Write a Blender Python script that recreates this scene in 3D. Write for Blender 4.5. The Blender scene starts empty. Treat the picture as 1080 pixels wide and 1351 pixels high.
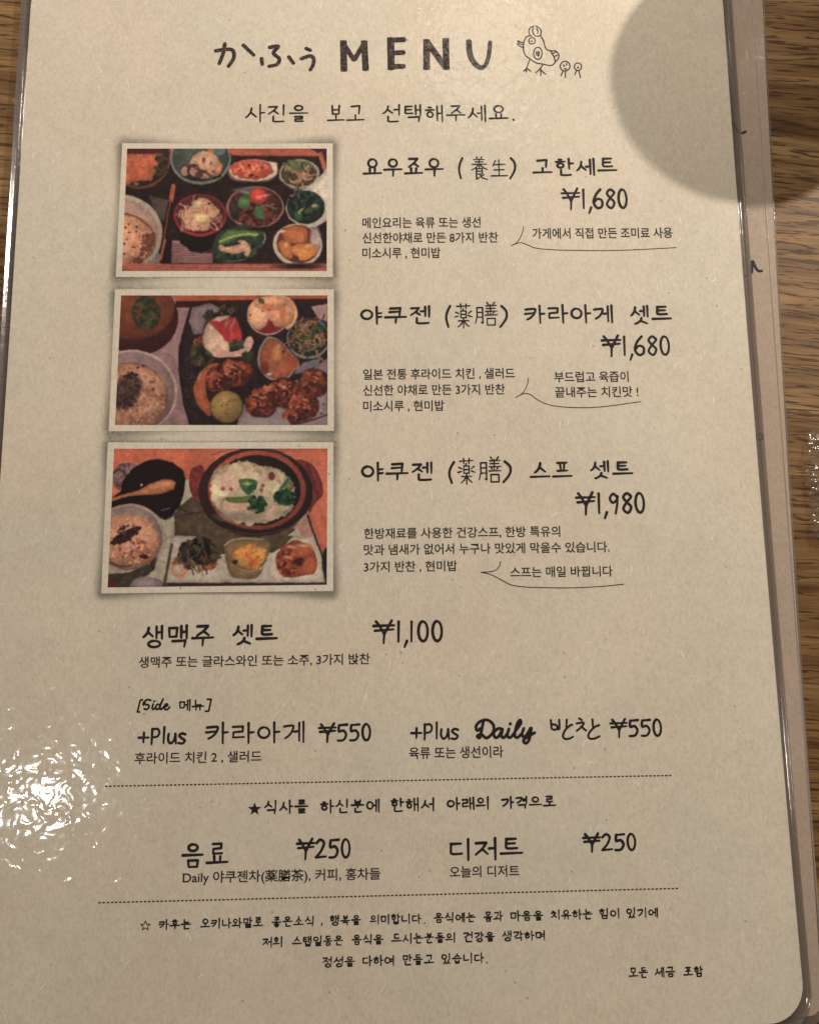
import bpy, math, random
import numpy as np
from mathutils import Vector, Matrix

# ------------------------------------------------------------------ camera, world, lamps
S = bpy.context.scene
COL = S.collection
F, CX, CY, CAMH = 1080.0, 540.0, 675.5, 0.2256
PITCH, YAW, ROLL = (math.radians(a) for a in (8.583, -0.919, -0.820))
RM = Matrix.Rotation(ROLL, 3, 'Z') @ Matrix.Rotation(YAW, 3, 'Y') @ Matrix.Rotation(PITCH, 3, 'X')
cam = bpy.data.cameras.new('camera')
camo = bpy.data.objects.new('camera', cam)
COL.objects.link(camo)
camo.matrix_world = Matrix.Translation((0, 0, CAMH)) @ RM.to_4x4()
cam.sensor_fit = 'VERTICAL'
cam.sensor_height = 24.0
cam.lens = 24.0 * F / 1351.0
cam.clip_start, cam.clip_end = 0.005, 20
S.camera = camo
S.render.resolution_x, S.render.resolution_y = 818, 1024

S.view_settings.view_transform = 'Standard'
S.view_settings.look = 'None'
S.view_settings.exposure = 0.10
S.view_settings.gamma = 1.0

W = bpy.data.worlds.new('World')
S.world = W
W.use_nodes = True
W.node_tree.nodes['Background'].inputs[0].default_value = (1.0, 0.90, 0.78, 1)
W.node_tree.nodes['Background'].inputs[1].default_value = 0.06


def lamp(name, loc, watts, radius, col):
    l = bpy.data.lights.new(name, 'POINT')
    l.energy, l.shadow_soft_size, l.color = watts, radius, col
    o = bpy.data.objects.new(name, l)
    o.location = loc
    COL.objects.link(o)
    return o


lamp('key_lamp', (0.44, 0.43, 0.41), 11.5, 0.0048, (1.0, 0.90, 0.79))       # throws the round shadow
lamp('second_lamp', (-0.420, -0.183, 0.80), 2.3, 0.011, (1.0, 0.92, 0.85))  # mirrored in the film, lower left
lamp('left_fill', (-0.50, 0.55, 0.50), 1.6, 0.02, (1.0, 0.90, 0.78))  # unseen fill light added from the upper left
lamp('upper_lamp', (0.08, 0.67, 0.40), 11.6, 0.03, (1.0, 0.90, 0.79))      # brightest towards the top
lamp('glint_light', (0.133, 0.806, 0.80), 0.35, 0.075, (1.0, 0.88, 0.75))          # weak unseen light added for faint glints near the title


RNG = random.Random(7)
NR = np.random.RandomState(5)


# ------------------------------------------------------------------ small helpers
def P(px, py, z=0.0):
    d = RM @ Vector((px - CX, -(py - CY), -F))
    t = (z - CAMH) / d.z
    return (d.x * t, d.y * t)


def lin(c):
    return tuple((x / 255 / 12.92) if x / 255 <= 0.04045 else ((x / 255 + 0.055) / 1.055) ** 2.4 for x in c)


def link(name, mesh, mat=None, parent=None, label=None, kind=None):
    o = bpy.data.objects.new(name, mesh)
    COL.objects.link(o)
    for m in (mat if isinstance(mat, (list, tuple)) else [mat]):
        if m is not None:
            mesh.materials.append(m)
    if parent is not None:
        o.parent = parent
    if label:
        o['label'] = label
    if kind:
        o['kind'] = kind
    return o


def mesh(name, vs, fs, smooth=False):
    m = bpy.data.meshes.new(name)
    m.from_pydata(vs, [], fs)
    m.update()
    if smooth:
        m.polygons.foreach_set('use_smooth', [True] * len(m.polygons))
    return m


def empty(name, label, cat, loc=(0, 0, 0), group=None):
    o = bpy.data.objects.new(name, None)
    o.empty_display_size = 0.02
    COL.objects.link(o)
    o['label'], o['category'] = label, cat
    if group:
        o['group'] = group
    return o


class NT:
    def __init__(self, name):
        self.m = bpy.data.materials.new(name)
        self.m.use_nodes = True
        self.t = self.m.node_tree
        self.t.nodes.clear()
        self.out = self.n('ShaderNodeOutputMaterial')

    def n(self, typ, ins=None, **kw):
        nd = self.t.nodes.new(typ)
        for k, v in kw.items():
            setattr(nd, k, v)
        for k, v in (ins or {}).items():
            s = nd.inputs[k]
            if isinstance(v, bpy.types.NodeSocket):
                self.t.links.new(v, s)
            else:
                s.default_value = v
        return nd

    def ramp(self, fac, stops):
        r = self.n('ShaderNodeValToRGB', {0: fac})
        e = r.color_ramp.elements
        while len(e) < len(stops):
            e.new(0.5)
        for i, (p, c) in enumerate(stops):
            e[i].position = p
            e[i].color = (*c, 1) if len(c) == 3 else c
        return r.outputs[0]

    def math(self, op, a, b=0.0, clamp=False):
        return self.n('ShaderNodeMath', {0: a, 1: b}, operation=op, use_clamp=clamp).outputs[0]

    def mix(self, fac, a, b, blend='MIX'):
        nd = self.n('ShaderNodeMix', data_type='RGBA', blend_type=blend)
        for k, v in ((0, fac), (6, a), (7, b)):
            if isinstance(v, bpy.types.NodeSocket):
                self.t.links.new(v, nd.inputs[k])
            else:
                nd.inputs[k].default_value = v if k == 0 else ((*v, 1) if len(v) == 3 else v)
        return nd.outputs[2]

    def noise(self, vec, scale, detail=3, rough=0.5, dist=0.0, dims='3D'):
        return self.n('ShaderNodeTexNoise', {'Vector': vec, 'Scale': scale, 'Detail': detail, 'Roughness': rough,
                                             'Distortion': dist}, noise_dimensions=dims).outputs[0]

    def coord(self, scale=(1, 1, 1), rot=(0, 0, 0)):
        tc = self.n('ShaderNodeTexCoord')
        return self.n('ShaderNodeMapping', {0: tc.outputs['Object'], 'Scale': scale, 'Rotation': rot}).outputs[0]

    def bump(self, h, strength, dist, normal=None):
        i = {'Height': h, 'Strength': strength, 'Distance': dist}
        if normal is not None:
            i['Normal'] = normal
        return self.n('ShaderNodeBump', i).outputs[0]

    def done(self, sh):
        self.t.links.new(sh, self.out.inputs[0])
        return self.m


# ------------------------------------------------------------------ materials
PAPER = (0.695, 0.634, 0.515)


def paper_material(name, base, mottle=0.045):
    t = NT(name)
    v = t.coord()
    n1 = t.noise(v, 28, 4, 0.55)                       # broad mottling of recycled stock
    n2 = t.noise(t.coord((1, 0.6, 1)), 1500, 3, 0.7)   # tooth
    n3 = t.noise(v, 330, 3, 0.6)
    a = tuple(c * (1 - mottle) for c in base)
    b = (min(1, base[0] * (1 + mottle)), base[1] * (1 + mottle * .8), base[2] * (1 + mottle * .8))
    c = t.mix(t.ramp(n1, [(0.3, (0, 0, 0)), (0.7, (1, 1, 1))]), a, b)
    nh = t.noise(t.n('ShaderNodeVectorMath', {0: v, 1: (3.1, 7.7, 0)}, operation='ADD').outputs[0], 19, 2, 0.5)
    c = t.mix(t.ramp(nh, [(0.42, (0, 0, 0)), (0.62, (1, 1, 1))]), c, t.mix(1.0, c, (1.03, 0.985, 0.97), 'MULTIPLY'))
    g = t.ramp(n2, [(0.32, (0.86, 0.86, 0.85)), (0.5, (1, 1, 1)), (0.70, (1.09, 1.09, 1.08))])
    c = t.mix(0.85, c, g, 'MULTIPLY')
    g3 = t.ramp(n3, [(0.3, (0.95, 0.95, 0.95)), (0.6, (1.02, 1.02, 1.02))])
    c = t.mix(0.8, c, g3, 'MULTIPLY')
    spk = t.n('ShaderNodeTexVoronoi', {'Vector': v, 'Scale': 210.0}).outputs[0]
    spm = t.math('MULTIPLY', t.math('LESS_THAN', spk, 0.075), t.math('GREATER_THAN', t.noise(v, 60, 1), 0.56))
    c = t.mix(t.math('MULTIPLY', spm, 0.45), c, (0.20, 0.15, 0.10))
    bs = t.n('ShaderNodeBsdfPrincipled', {'Base Color': c, 'Roughness': 0.85, 'Normal': t.bump(n2, 0.18, 0.0001)})
    bs.inputs['Specular IOR Level'].default_value = 0.2
    return t.done(bs.outputs[0])


def ink_material(name, col, wear=0.0, scale=1500):
    t = NT(name)
    v = t.coord()
    n = t.noise(v, 900, 2)
    c = t.mix(t.math('MULTIPLY', n, 0.5), col, tuple(min(1, x * 2.2 + 0.008) for x in col))
    if wear:
        w = t.ramp(t.noise(v, scale, 3, 0.7), [(0.50, (0, 0, 0)), (0.70, (1, 1, 1))])
        c = t.mix(t.math('MULTIPLY', w, wear), c, (0.30, 0.22, 0.16))
    bs = t.n('ShaderNodeBsdfPrincipled', {'Base Color': c, 'Roughness': 0.7})
    bs.inputs['Specular IOR Level'].default_value = 0.25
    return t.done(bs.outputs[0])


def film_material(name, haze=0.0, tint=(1, 1, 1), s_fine=1.0, rough=0.065, ior=1.5, grain=0.0):
    """clear laminating film: a mirror coat that lets the rest of the light through"""
    t = NT(name)
    v = t.coord()
    wrinkle = t.n('ShaderNodeTexNoise', {'Vector': v, 'Scale': 270.0, 'Detail': 1.3, 'Roughness': 0.4,
                                         'Distortion': 0.7}).outputs[0]
    nrm = t.bump(wrinkle, 1.0, 0.000165 * s_fine)
    low = t.noise(v, 70, 2, 0.5)
    nrm = t.bump(low, 1.0, 0.00005 * s_fine, nrm)
    if grain:
        nrm = t.bump(t.noise(v, 2600, 2, 0.6), 1.0, grain, nrm)
    gl = t.n('ShaderNodeBsdfGlossy', {'Color': (1, 1, 1, 1), 'Roughness': rough, 'Normal': nrm})
    tr = t.n('ShaderNodeBsdfTransparent', {'Color': (*tint, 1)})
    base = tr.outputs[0]
    if haze:
        df = t.n('ShaderNodeBsdfDiffuse', {'Color': (0.52, 0.46, 0.42, 1)})
        base = t.n('ShaderNodeMixShader', {0: haze, 1: base, 2: df.outputs[0]}).outputs[0]
    back = t.n('ShaderNodeNewGeometry').outputs['Backfacing']   # the sheet is thin: both sides reflect like the outside
    eta = t.math('ADD', ior, t.math('MULTIPLY', back, 1.0 / ior - ior))
    fr = t.n('ShaderNodeFresnel', {'IOR': eta, 'Normal': nrm})
    return t.done(t.n('ShaderNodeMixShader', {0: fr.outputs[0], 1: base, 2: gl.outputs[0]}).outputs[0])


def wood_material():
    t = NT('oiled_wood')
    rot = (0, 0, math.radians(5.0))
    tc = t.n('ShaderNodeTexCoord').outputs['Object']
    warp = t.n('ShaderNodeTexNoise', {'Vector': tc, 'Scale': 14.0, 'Detail': 2.0})
    wv = t.n('ShaderNodeVectorMath', {0: warp.outputs[1], 1: (0.0, 0.006, 0.0)}, operation='MULTIPLY').outputs[0]
    tc = t.n('ShaderNodeVectorMath', {0: tc, 1: wv}, operation='ADD').outputs[0]

    def mp(sx, sy):
        q = t.n('ShaderNodeMapping', {0: tc, 'Rotation': rot}).outputs[0]
        return t.n('ShaderNodeMapping', {0: q, 'Scale': (sx, sy, 1)}).outputs[0]
    broad = t.noise(mp(8, 75), 1, 4, 0.6, 0.6)
    bands = t.noise(mp(16, 260), 1, 4, 0.65, 0.3)
    fine = t.noise(mp(60, 1400), 1, 3, 0.6)
    pores = t.noise(mp(95, 1150), 1, 2, 0.5, 0.3)
    pores2 = t.noise(mp(38, 560), 1, 3, 0.55, 0.5)
    c = t.ramp(broad, [(0.28, (0.095, 0.042, 0.016)), (0.47, (0.215, 0.120, 0.047)), (0.72, (0.35, 0.225, 0.103))])
    c2 = t.ramp(bands, [(0.3, (0.50, 0.44, 0.38)), (0.5, (0.95, 0.93, 0.9)), (0.75, (1.3, 1.27, 1.2))])
    c = t.mix(1.0, c, c2, 'MULTIPLY')
    c = t.mix(0.8, c, t.ramp(fine, [(0.3, (0.72, 0.70, 0.66)), (0.7, (1.18, 1.18, 1.18))]), 'MULTIPLY')
    pm = t.ramp(pores, [(0.57, (0, 0, 0)), (0.62, (1, 1, 1))])
    pm2 = t.ramp(pores2, [(0.575, (0, 0, 0)), (0.64, (1, 1, 1))])
    pmx = t.math('MAXIMUM', pm, pm2)
    c = t.mix(t.math('MULTIPLY', pmx, 0.82), c, (0.045, 0.018, 0.008))
    h = t.math('SUBTRACT', t.math('MULTIPLY', fine, 0.4), t.math('MULTIPLY', pmx, 0.8))
    nrm = t.bump(h, 0.5, 0.00012)
    rg = t.math('ADD', 0.36, t.math('MULTIPLY', bands, 0.22))
    bs = t.n('ShaderNodeBsdfPrincipled', {'Base Color': c, 'Roughness': rg, 'Normal': nrm})
    bs.inputs['Specular IOR Level'].default_value = 0.2
    return t.done(bs.outputs[0])


def plain_material(name, col, rough=0.5, nscale=60, amt=0.15, spec=0.5, metal=0.0):
    t = NT(name)
    n = t.noise(t.coord(), nscale, 4)
    c = t.mix(n, tuple(x * (1 - amt) for x in col), tuple(min(1, x * (1 + amt)) for x in col))
    bs = t.n('ShaderNodeBsdfPrincipled', {'Base Color': c, 'Roughness': rough, 'Metallic': metal})
    bs.inputs['Specular IOR Level'].default_value = spec
    return t.done(bs.outputs[0])


def print_material():
    t = NT('printed_photo_ink')
    a = t.n('ShaderNodeVertexColor', layer_name='Col').outputs[0]
    g = t.ramp(t.noise(t.coord(), 1500, 2, 0.6), [(0.3, (0.86, 0.86, 0.86)), (0.7, (1.12, 1.12, 1.12))])
    c = t.mix(0.7, a, g, 'MULTIPLY')
    bs = t.n('ShaderNodeBsdfPrincipled', {'Base Color': c, 'Roughness': 0.75})
    bs.inputs['Specular IOR Level'].default_value = 0.2
    return t.done(bs.outputs[0])


def tone_material():
    """grey halftone printed round the photo frames (a drawn drop shadow, flat print on the sheet)"""
    t = NT('printed_grey_tone')
    a = t.n('ShaderNodeVertexColor', layer_name='Col').outputs[0]
    fac = t.n('ShaderNodeSeparateColor', {0: a}).outputs[0]
    df = t.n('ShaderNodeBsdfDiffuse', {'Color': (0.13, 0.118, 0.10, 1)})
    tr = t.n('ShaderNodeBsdfTransparent')
    return t.done(t.n('ShaderNodeMixShader', {0: fac, 1: tr.outputs[0], 2: df.outputs[0]}).outputs[0])


M_PAPER = paper_material('cream_recycled_paper', PAPER)
M_BORDER = paper_material('photo_border_paper', (0.72, 0.665, 0.54), 0.04)
M_PAPER2 = paper_material('pink_tan_paper', (0.44, 0.352, 0.275), 0.05)
M_INK = ink_material('black_print', (0.012, 0.008, 0.007))
M_INK_TITLE = ink_material('worn_black_print', (0.018, 0.010, 0.009), 0.55, 1300)
M_INK_THIN = ink_material('grey_black_print', (0.022, 0.016, 0.013))
M_PEN = ink_material('blue_black_pen', (0.012, 0.012, 0.028))
M_FIBRE = plain_material('pale_paper_fibre', (0.96, 0.92, 0.83), 0.6, 300, 0.08)
M_FIBRE_D = plain_material('dark_paper_fibre', (0.42, 0.34, 0.25), 0.7, 300, 0.2)
M_FILM = film_material('laminate_gloss')
M_RIM = film_material('laminate_border', haze=0.15, tint=(0.72, 0.68, 0.65), s_fine=0.25, rough=0.11, ior=1.9, grain=0.000016)
M_FILM2 = film_material('laminate_gloss_lower', s_fine=0.7, rough=0.12)
M_RIM2 = film_material('laminate_border_lower', haze=0.22, tint=(0.75, 0.72, 0.70), s_fine=0.8, rough=0.15)
M_WOOD = wood_material()
M_PRINT = print_material()
M_TONE = tone_material()

# ------------------------------------------------------------------ the table
table = empty('wooden_table', 'brown wooden table top with dark streaky horizontal grain under the menu', 'table')
import bmesh
bm = bmesh.new()
bmesh.ops.create_cube(bm, size=1.0)
for v in bm.verts:
    v.co = Vector((v.co.x * 1.2, v.co.y * 0.75, v.co.z * 0.03 - 0.015))
bmesh.ops.bevel(bm, geom=list(bm.edges), offset=0.003, segments=3, affect='EDGES')
me = bpy.data.meshes.new('tabletop')
bm.to_mesh(me)
link('tabletop', me, M_WOOD, table)

# ------------------------------------------------------------------ the menu: outlines measured off the sheet
Z1 = 0.00165    # paper face
ZF = 0.00185    # film face
ZP = Z1 + 0.00003


def edge_fit(pts, z, deg=2):
    w = [P(x, y, z) for x, y in pts]
    return np.polyfit([b for a, b in w], [a for a, b in w], deg)


PAPER_L = edge_fit([(40, 0), (35.6, 89), (30, 189), (23.3, 300), (22, 315), (13.3, 442), (4.4, 566.5), (0, 626)], Z1, 1)
PAPER_R = edge_fit([(952.8, 0), (955, 24), (959.6, 92.5), (964, 161), (969.8, 250), (991, 500), (1011.4, 750), (1031.4, 1000), (1057.5, 1290)], Z1)
POUCH_L = edge_fit([(29, 0), (23.3, 100), (17.8, 200), (10.7, 300), (9, 330), (0, 448)], Z1, 1)
POUCH_R = edge_fit([(965, 0), (972.5, 111), (981.8, 250), (999, 500), (1021.6, 750), (1042, 1000), (1049.6, 1065), (1063.9, 1255), (1071, 1348)], Z1)
POUCH2_R = edge_fit([(1007.7, 0), (1013, 111), (1020.6, 250), (1034.5, 500), (1050, 750), (1064, 1000), (1071.7, 1078)], 0.0006)
PAPER2_R = edge_fit([(991, 0), (1000, 129), (1006.8, 250), (1026, 500), (1044.7, 750), (1062.3, 1000), (1075.6, 1161)], 0.0006)
Y_BOT = P(540, 1362, Z1)[1]
Y_TOP = Y_BOT + 0.2990


def outline(fl, fr, yb, yt, r, n=40, nc=10):
    """closed loop, counter-clockwise from the lower right, the same count for every sheet"""
    pts = []
    L = lambda y: float(np.polyval(fl, y))
    Rr = lambda y: float(np.polyval(fr, y))
    for i in range(n + 1):
        y = yb + r + (yt - yb - 2 * r) * i / n
        pts.append((Rr(y), y))
    for i in range(1, nc):
        a = math.pi / 2 * i / nc
        pts.append((Rr(yt - r) - r + r * math.cos(a), yt - r + r * math.sin(a)))
    for i in range(n + 1):
        s = i / n
        pts.append(((Rr(yt - r) - r) * (1 - s) + (L(yt - r) + r) * s, yt))
    for i in range(1, nc):
        a = math.pi / 2 + math.pi / 2 * i / nc
        pts.append((L(yt - r) + r + r * math.cos(a), yt - r + r * math.sin(a)))
    for i in range(n + 1):
        y = yt - r - (yt - yb - 2 * r) * i / n
        pts.append((L(y), y))
    for i in range(1, nc):
        a = math.pi + math.pi / 2 * i / nc
        pts.append((L(yb + r) + r + r * math.cos(a), yb + r + r * math.sin(a)))
    for i in range(n + 1):
        s = i / n
        pts.append(((L(yb + r) + r) * (1 - s) + (Rr(yb + r) - r) * s, yb))
    for i in range(1, nc):
        a = 3 * math.pi / 2 + math.pi / 2 * i / nc
        pts.append((Rr(yb + r) - r + r * math.cos(a), yb + r + r * math.sin(a)))
    return pts


def slab(name, pts, z0, z1, mat, parent, label=None):
    n = len(pts)
    vs = [(x, y, z0) for x, y in pts] + [(x, y, z1) for x, y in pts]
    fs = [list(range(n, 2 * n)), list(range(n - 1, -1, -1))]
    fs += [(i, (i + 1) % n, n + (i + 1) % n, n + i) for i in range(n)]
    return link(name, mesh(name, vs, fs), mat, parent, label)


def film(name, inner, outer, ztop, profile, mats, parent, label=None):
    """face over the paper, then a border that follows a cross-section, closed underneath"""
    n = len(inner)
    vs = [(x, y, ztop) for x, y in inner]
    fs = [list(range(n))]
    mi = [0]
    prev = 0
    for s, z in profile:
        base = len(vs)
        for (a, b), (c, d) in zip(inner, outer):
            zz, t = z, s
            if isinstance(z, tuple):                # (right, left) heights, s = distance in from the outer edge
                t = 1 - s / max(1e-6, math.hypot(c - a, d - b))
                zz = z[0] + (z[1] - z[0]) * min(1, max(0, .5 - a / .1))
            vs.append((a + (c - a) * t, b + (d - b) * t, zz))
        for i in range(n):
            j = (i + 1) % n
            fs.append((prev + i, base + i, base + j, prev + j))
            mi.append(1)
        prev = base
    m = mesh(name, vs, fs, True)
    o = link(name, m, mats, parent, label)
    m.polygons.foreach_set('material_index', mi)
    m.polygons[0].use_smooth = False
    return o


# lower sheet first
sheet2 = empty('laminated_sheet', 'laminated pinkish tan sheet with pen marks, its right side sticking out under the menu', 'laminated sheet')
FL2 = np.array([0.0, -0.085])
yb2, yt2 = P(1070, 1341, 0.0006)[1], Y_TOP + 0.01
in2 = outline(FL2, POUCH2_R - np.array([0, 0, .00055]), yb2, yt2, 0.004)
out2 = outline(FL2 - np.array([0, 0.003]), POUCH2_R, yb2 - 0.003, yt2 + 0.003, 0.006)
slab('paper_sheet', in2, 0.00025, 0.0005, M_PAPER2, sheet2, 'pinkish tan paper inside the lower sheet')
film('laminate_film', in2, out2, 0.00062,
     [(0.15, 0.00060), (0.5, 0.00056), (0.8, 0.00058), (0.95, 0.00062), (1.0, 0.00052), (1.0, 0.00015)],
     [M_FILM2, M_RIM2], sheet2)

seam_pts = [(float(np.polyval(PAPER2_R, y)), y) for y in np.linspace(yb2 + .004, yt2 - .004, 60)]
vs = [(x + dx, y, z) for x, y in seam_pts for dx, z in ((-.00022, .00063), (0, .00085), (.00022, .00063))]
fs = [(3 * i + k, 3 * i + k + 1, 3 * i + k + 4, 3 * i + k + 3) for i in range(59) for k in (0, 1)]
link('seal_line', mesh('seal_line', vs, fs, True), film_material('sealed_ridge', haze=.45, tint=(.9, .88, .85), rough=.25), sheet2, 'thin pale sealed line near the edge of the lower sheet')

menu = empty('laminated_menu', 'cream laminated menu filled with Korean writing, yen prices and three food photographs', 'menu')
IN1 = outline(PAPER_L, PAPER_R, Y_BOT, Y_TOP, 0.0095)
OUT1 = outline(POUCH_L, POUCH_R, Y_BOT - 0.0028, Y_TOP + 0.0028, 0.010)
slab('paper_sheet', IN1, 0.00125, Z1, M_PAPER, menu, 'cream recycled paper sheet with rounded corners')
film('laminate_film', IN1, OUT1, ZF,
     [(0.03, ZF - 0.00002), (0.08, 0.00168), (0.13, 0.00150), (.00138, (0.00141, .00141)), (.00128, (.00144, .00144)), (.00097, (.001615, .00170)),
      (.00066, (.00179, .00196)), (.00035, (.001965, .00222)), (.00018, (.00204, .00234)), (.00008, (.00203, .00234)), (1.0, 0.0019), (1.0, 0.0011), (0.6, 0.0009), (0.1, 0.00105)],
     [M_FILM, M_RIM], menu, 'clear glossy laminating film with a curled border')

# ------------------------------------------------------------------ ink strokes
ZC = [0]


class Ink:
    def __init__(self, z=ZP):
        self.v, self.f, self.z = [], [], z

    def _z(self):
        ZC[0] = (ZC[0] + 1) % 40
        return self.z + ZC[0] * 4e-7

    def disc(self, x, y, r, n=10, ry=None):
        b = len(self.v)
        z = self._z()
        ry = ry or r
        for k in range(n):
            a = 2 * math.pi * k / n
            self.v.append((x + r * math.cos(a), y + ry * math.sin(a), z))
        self.f.append(list(range(b, b + n)))

    def poly(self, pts):
        b = len(self.v)
        z = self._z()
        self.v += [(x, y, z) for x, y in pts]
        self.f.append(list(range(b, b + len(pts))))

    def line(self, pts, w, taper=0.0, nd=8):
        pts = [p for i, p in enumerate(pts) if i == 0 or math.dist(p, pts[i - 1]) > 1e-7]
        n = len(pts)
        for i in range(n):
            f = 1 - taper * (i / max(1, n - 1)) ** 2
            self.disc(pts[i][0], pts[i][1], w / 2 * f, nd)
            if i:
                (x0, y0), (x1, y1) = pts[i - 1], pts[i]
                g = 1 - taper * ((i - 1) / max(1, n - 1)) ** 2
                l = math.hypot(x1 - x0, y1 - y0)
                nx, ny = -(y1 - y0) / l * w / 2, (x1 - x0) / l * w / 2
                z = self._z()
                b = len(self.v)
                self.v += [(x0 - nx * g, y0 - ny * g, z), (x1 - nx * f, y1 - ny * f, z), (x1 + nx * f, y1 + ny * f, z), (x0 + nx * g, y0 + ny * g, z)]
                self.f.append((b, b + 1, b + 2, b + 3))

    def build(self, name, mat, parent, label=None):
        return link(name, mesh(name, self.v, self.f), mat, parent, label)


def catmull(p, k=5, closed=False):
    if len(p) < 3:
        return list(p)
    if closed:
        q = [p[-1]] + list(p) + [p[0], p[1]]
    else:
        q = [p[0]] + list(p) + [p[-1]]
    out = []
    for i in range(1, len(q) - 2):
        for j in range(k):
            t = j / k
            out.append(tuple(0.5 * (2 * q[i][c] + (q[i + 1][c] - q[i - 1][c]) * t + (2 * q[i - 1][c] - 5 * q[i][c] + 4 * q[i + 1][c] - q[i + 2][c]) * t * t
                                    + (3 * q[i][c] - q[i - 1][c] - 3 * q[i + 1][c] + q[i + 2][c]) * t ** 3) for c in (0, 1)))
    out.append(tuple(q[-2]))
    return out


def circ(cx, cy, rx, ry, n=14, a0=1.7):
    return [(cx + rx * math.cos(a0 + 2 * math.pi * i / n), cy + ry * math.sin(a0 + 2 * math.pi * i / n)) for i in range(n + 1)]


# every pen stroke: a list of points, or ('c', points) for a curved one
J = {
    'ㄱv': [('c', [(.08, .88), (.5, .93), (.9, .92), (.82, .55), (.55, .2), (.2, -.02)])],
    'ㄱh': [[(.05, .82), (.93, .9), (.86, .05)]],
    'ㄴ': [('c', [(.12, .98), (.12, .5), (.14, .14), (.5, .08), (.97, .14)])],
    'ㄷ': [[(.12, .9), (.9, .93)], ('c', [(.14, .88), (.12, .4), (.14, .12), (.5, .06), (.97, .1)])],
    'ㄹ': [[(.08, .95), (.86, .97), (.84, .56), (.14, .5), (.12, .07), (.95, .1)]],
    'ㅁ': [[(.1, .92), (.15, .06)], [(.1, .9), (.9, .92), (.84, .08), (.15, .06)]],
    'ㅂ': [[(.12, .95), (.17, .06), (.82, .06)], [(.88, .97), (.83, .05)], [(.16, .5), (.85, .52)]],
    'ㅅ': [('c', [(.52, .98), (.45, .6), (.25, .25), (.02, .04)]), [(.44, .55), (.95, .1)]],
    'ㅇ': [circ(.5, .48, .43, .44)],
    'ㅈ': [[(.08, .9), (.88, .93), (.6, .5), (.05, .04)], [(.54, .46), (.97, .08)]],
    'ㅊ': [[(.34, 1.08), (.62, 1.04)], [(.08, .76), (.88, .8), (.6, .42), (.05, .02)], [(.54, .4), (.97, .05)]],
    'ㅋv': [('c', [(.08, .88), (.5, .92), (.9, .9), (.8, .5), (.5, .15), (.2, -.02)]), [(.02, .48), (.8, .56)]],
    'ㅋh': [[(.08, .86), (.92, .92), (.84, .05)], [(.02, .42), (.86, .5)]],
    'ㅌ': [[(.12, .95), (.9, .97)], [(.14, .52), (.82, .54)], ('c', [(.13, .93), (.1, .4), (.14, .1), (.5, .05), (.97, .08)])],
    'ㅍ': [[(.05, .92), (.95, .95)], [(.3, .9), (.36, .12)], [(.7, .92), (.64, .12)], [(.03, .1), (.97, .13)]],
    'ㅎ': [[(.36, 1.05), (.64, 1.03)], [(.06, .76), (.94, .8)], circ(.5, .3, .3, .28)],
}
for d, s in (('ㄲ', 'ㄱ'), ('ㄸ', 'ㄷ'), ('ㅃ', 'ㅂ'), ('ㅆ', 'ㅅ'), ('ㅉ', 'ㅈ')):
    for suf in (('v', 'h') if s == 'ㄱ' else ('',)):
        base = J[s + suf]
        r = []
        for off in (0, .52):
            for st in base:
                pts = st[1] if st[0] == 'c' else st
                pts = [(x * .48 + off, y) for x, y in pts]
                r.append(('c', pts) if st[0] == 'c' else pts)
        J[d + suf] = r
CHO = 'ㄱㄲㄴㄷㄸㄹㅁㅂㅃㅅㅆㅇㅈㅉㅊㅋㅌㅍㅎ'
JUNG = 'ㅏㅐㅑㅒㅓㅔㅕㅖㅗㅘㅙㅚㅛㅜㅝㅞㅟㅠㅡㅢㅣ'
JONG = ['', 'ㄱ', 'ㄲ', 'ㄱㅅ', 'ㄴ', 'ㄴㅈ', 'ㄴㅎ', 'ㄷ', 'ㄹ', 'ㄹㄱ', 'ㄹㅁ', 'ㄹㅂ', 'ㄹㅅ', 'ㄹㅌ', 'ㄹㅍ', 'ㄹㅎ', 'ㅁ', 'ㅂ', 'ㅂㅅ', 'ㅅ', 'ㅆ', 'ㅇ', 'ㅈ', 'ㅊ', 'ㅋ', 'ㅌ', 'ㅍ', 'ㅎ']
VV = {'ㅏ': [[(.35, 1), (.37, 0)], [(.36, .52), (.95, .54)]], 'ㅑ': [[(.35, 1), (.37, 0)], [(.36, .62), (.92, .64)], [(.36, .4), (.92, .42)]],
      'ㅓ': [[(.75, 1), (.73, 0)], [(.05, .52), (.74, .54)]], 'ㅕ': [[(.75, 1), (.73, 0)], [(.05, .64), (.74, .65)], [(.05, .42), (.74, .42)]],
      'ㅐ': [[(.2, .95), (.22, .05)], [(.22, .5), (.75, .52)], [(.75, 1), (.78, 0)]], 'ㅔ': [[(-.05, .52), (.38, .54)], [(.4, .95), (.4, .06)], [(.8, 1), (.8, 0)]],
      'ㅒ': [[(.2, .95), (.22, .05)], [(.22, .6), (.75, .62)], [(.22, .4), (.75, .42)], [(.75, 1), (.78, 0)]],
      'ㅖ': [[(-.05, .62), (.38, .62)], [(-.05, .4), (.38, .4)], [(.4, .95), (.4, .06)], [(.8, 1), (.8, 0)]], 'ㅣ': [[(.6, 1), (.57, 0)]]}
HV = {'ㅗ': [[(.5, .95), (.5, .3)], [(0, .25), (1, .32)]], 'ㅛ': [[(.35, .95), (.37, .3)], [(.65, .95), (.63, .3)], [(0, .25), (1, .32)]],
      'ㅜ': [[(0, .8), (1, .86)], [(.52, .8), (.5, -.1)]], 'ㅠ': [[(0, .8), (1, .86)], [(.36, .8), (.3, -.1)], [(.66, .8), (.68, -.1)]], 'ㅡ': [[(0, .5), (1, .56)]]}
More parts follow.
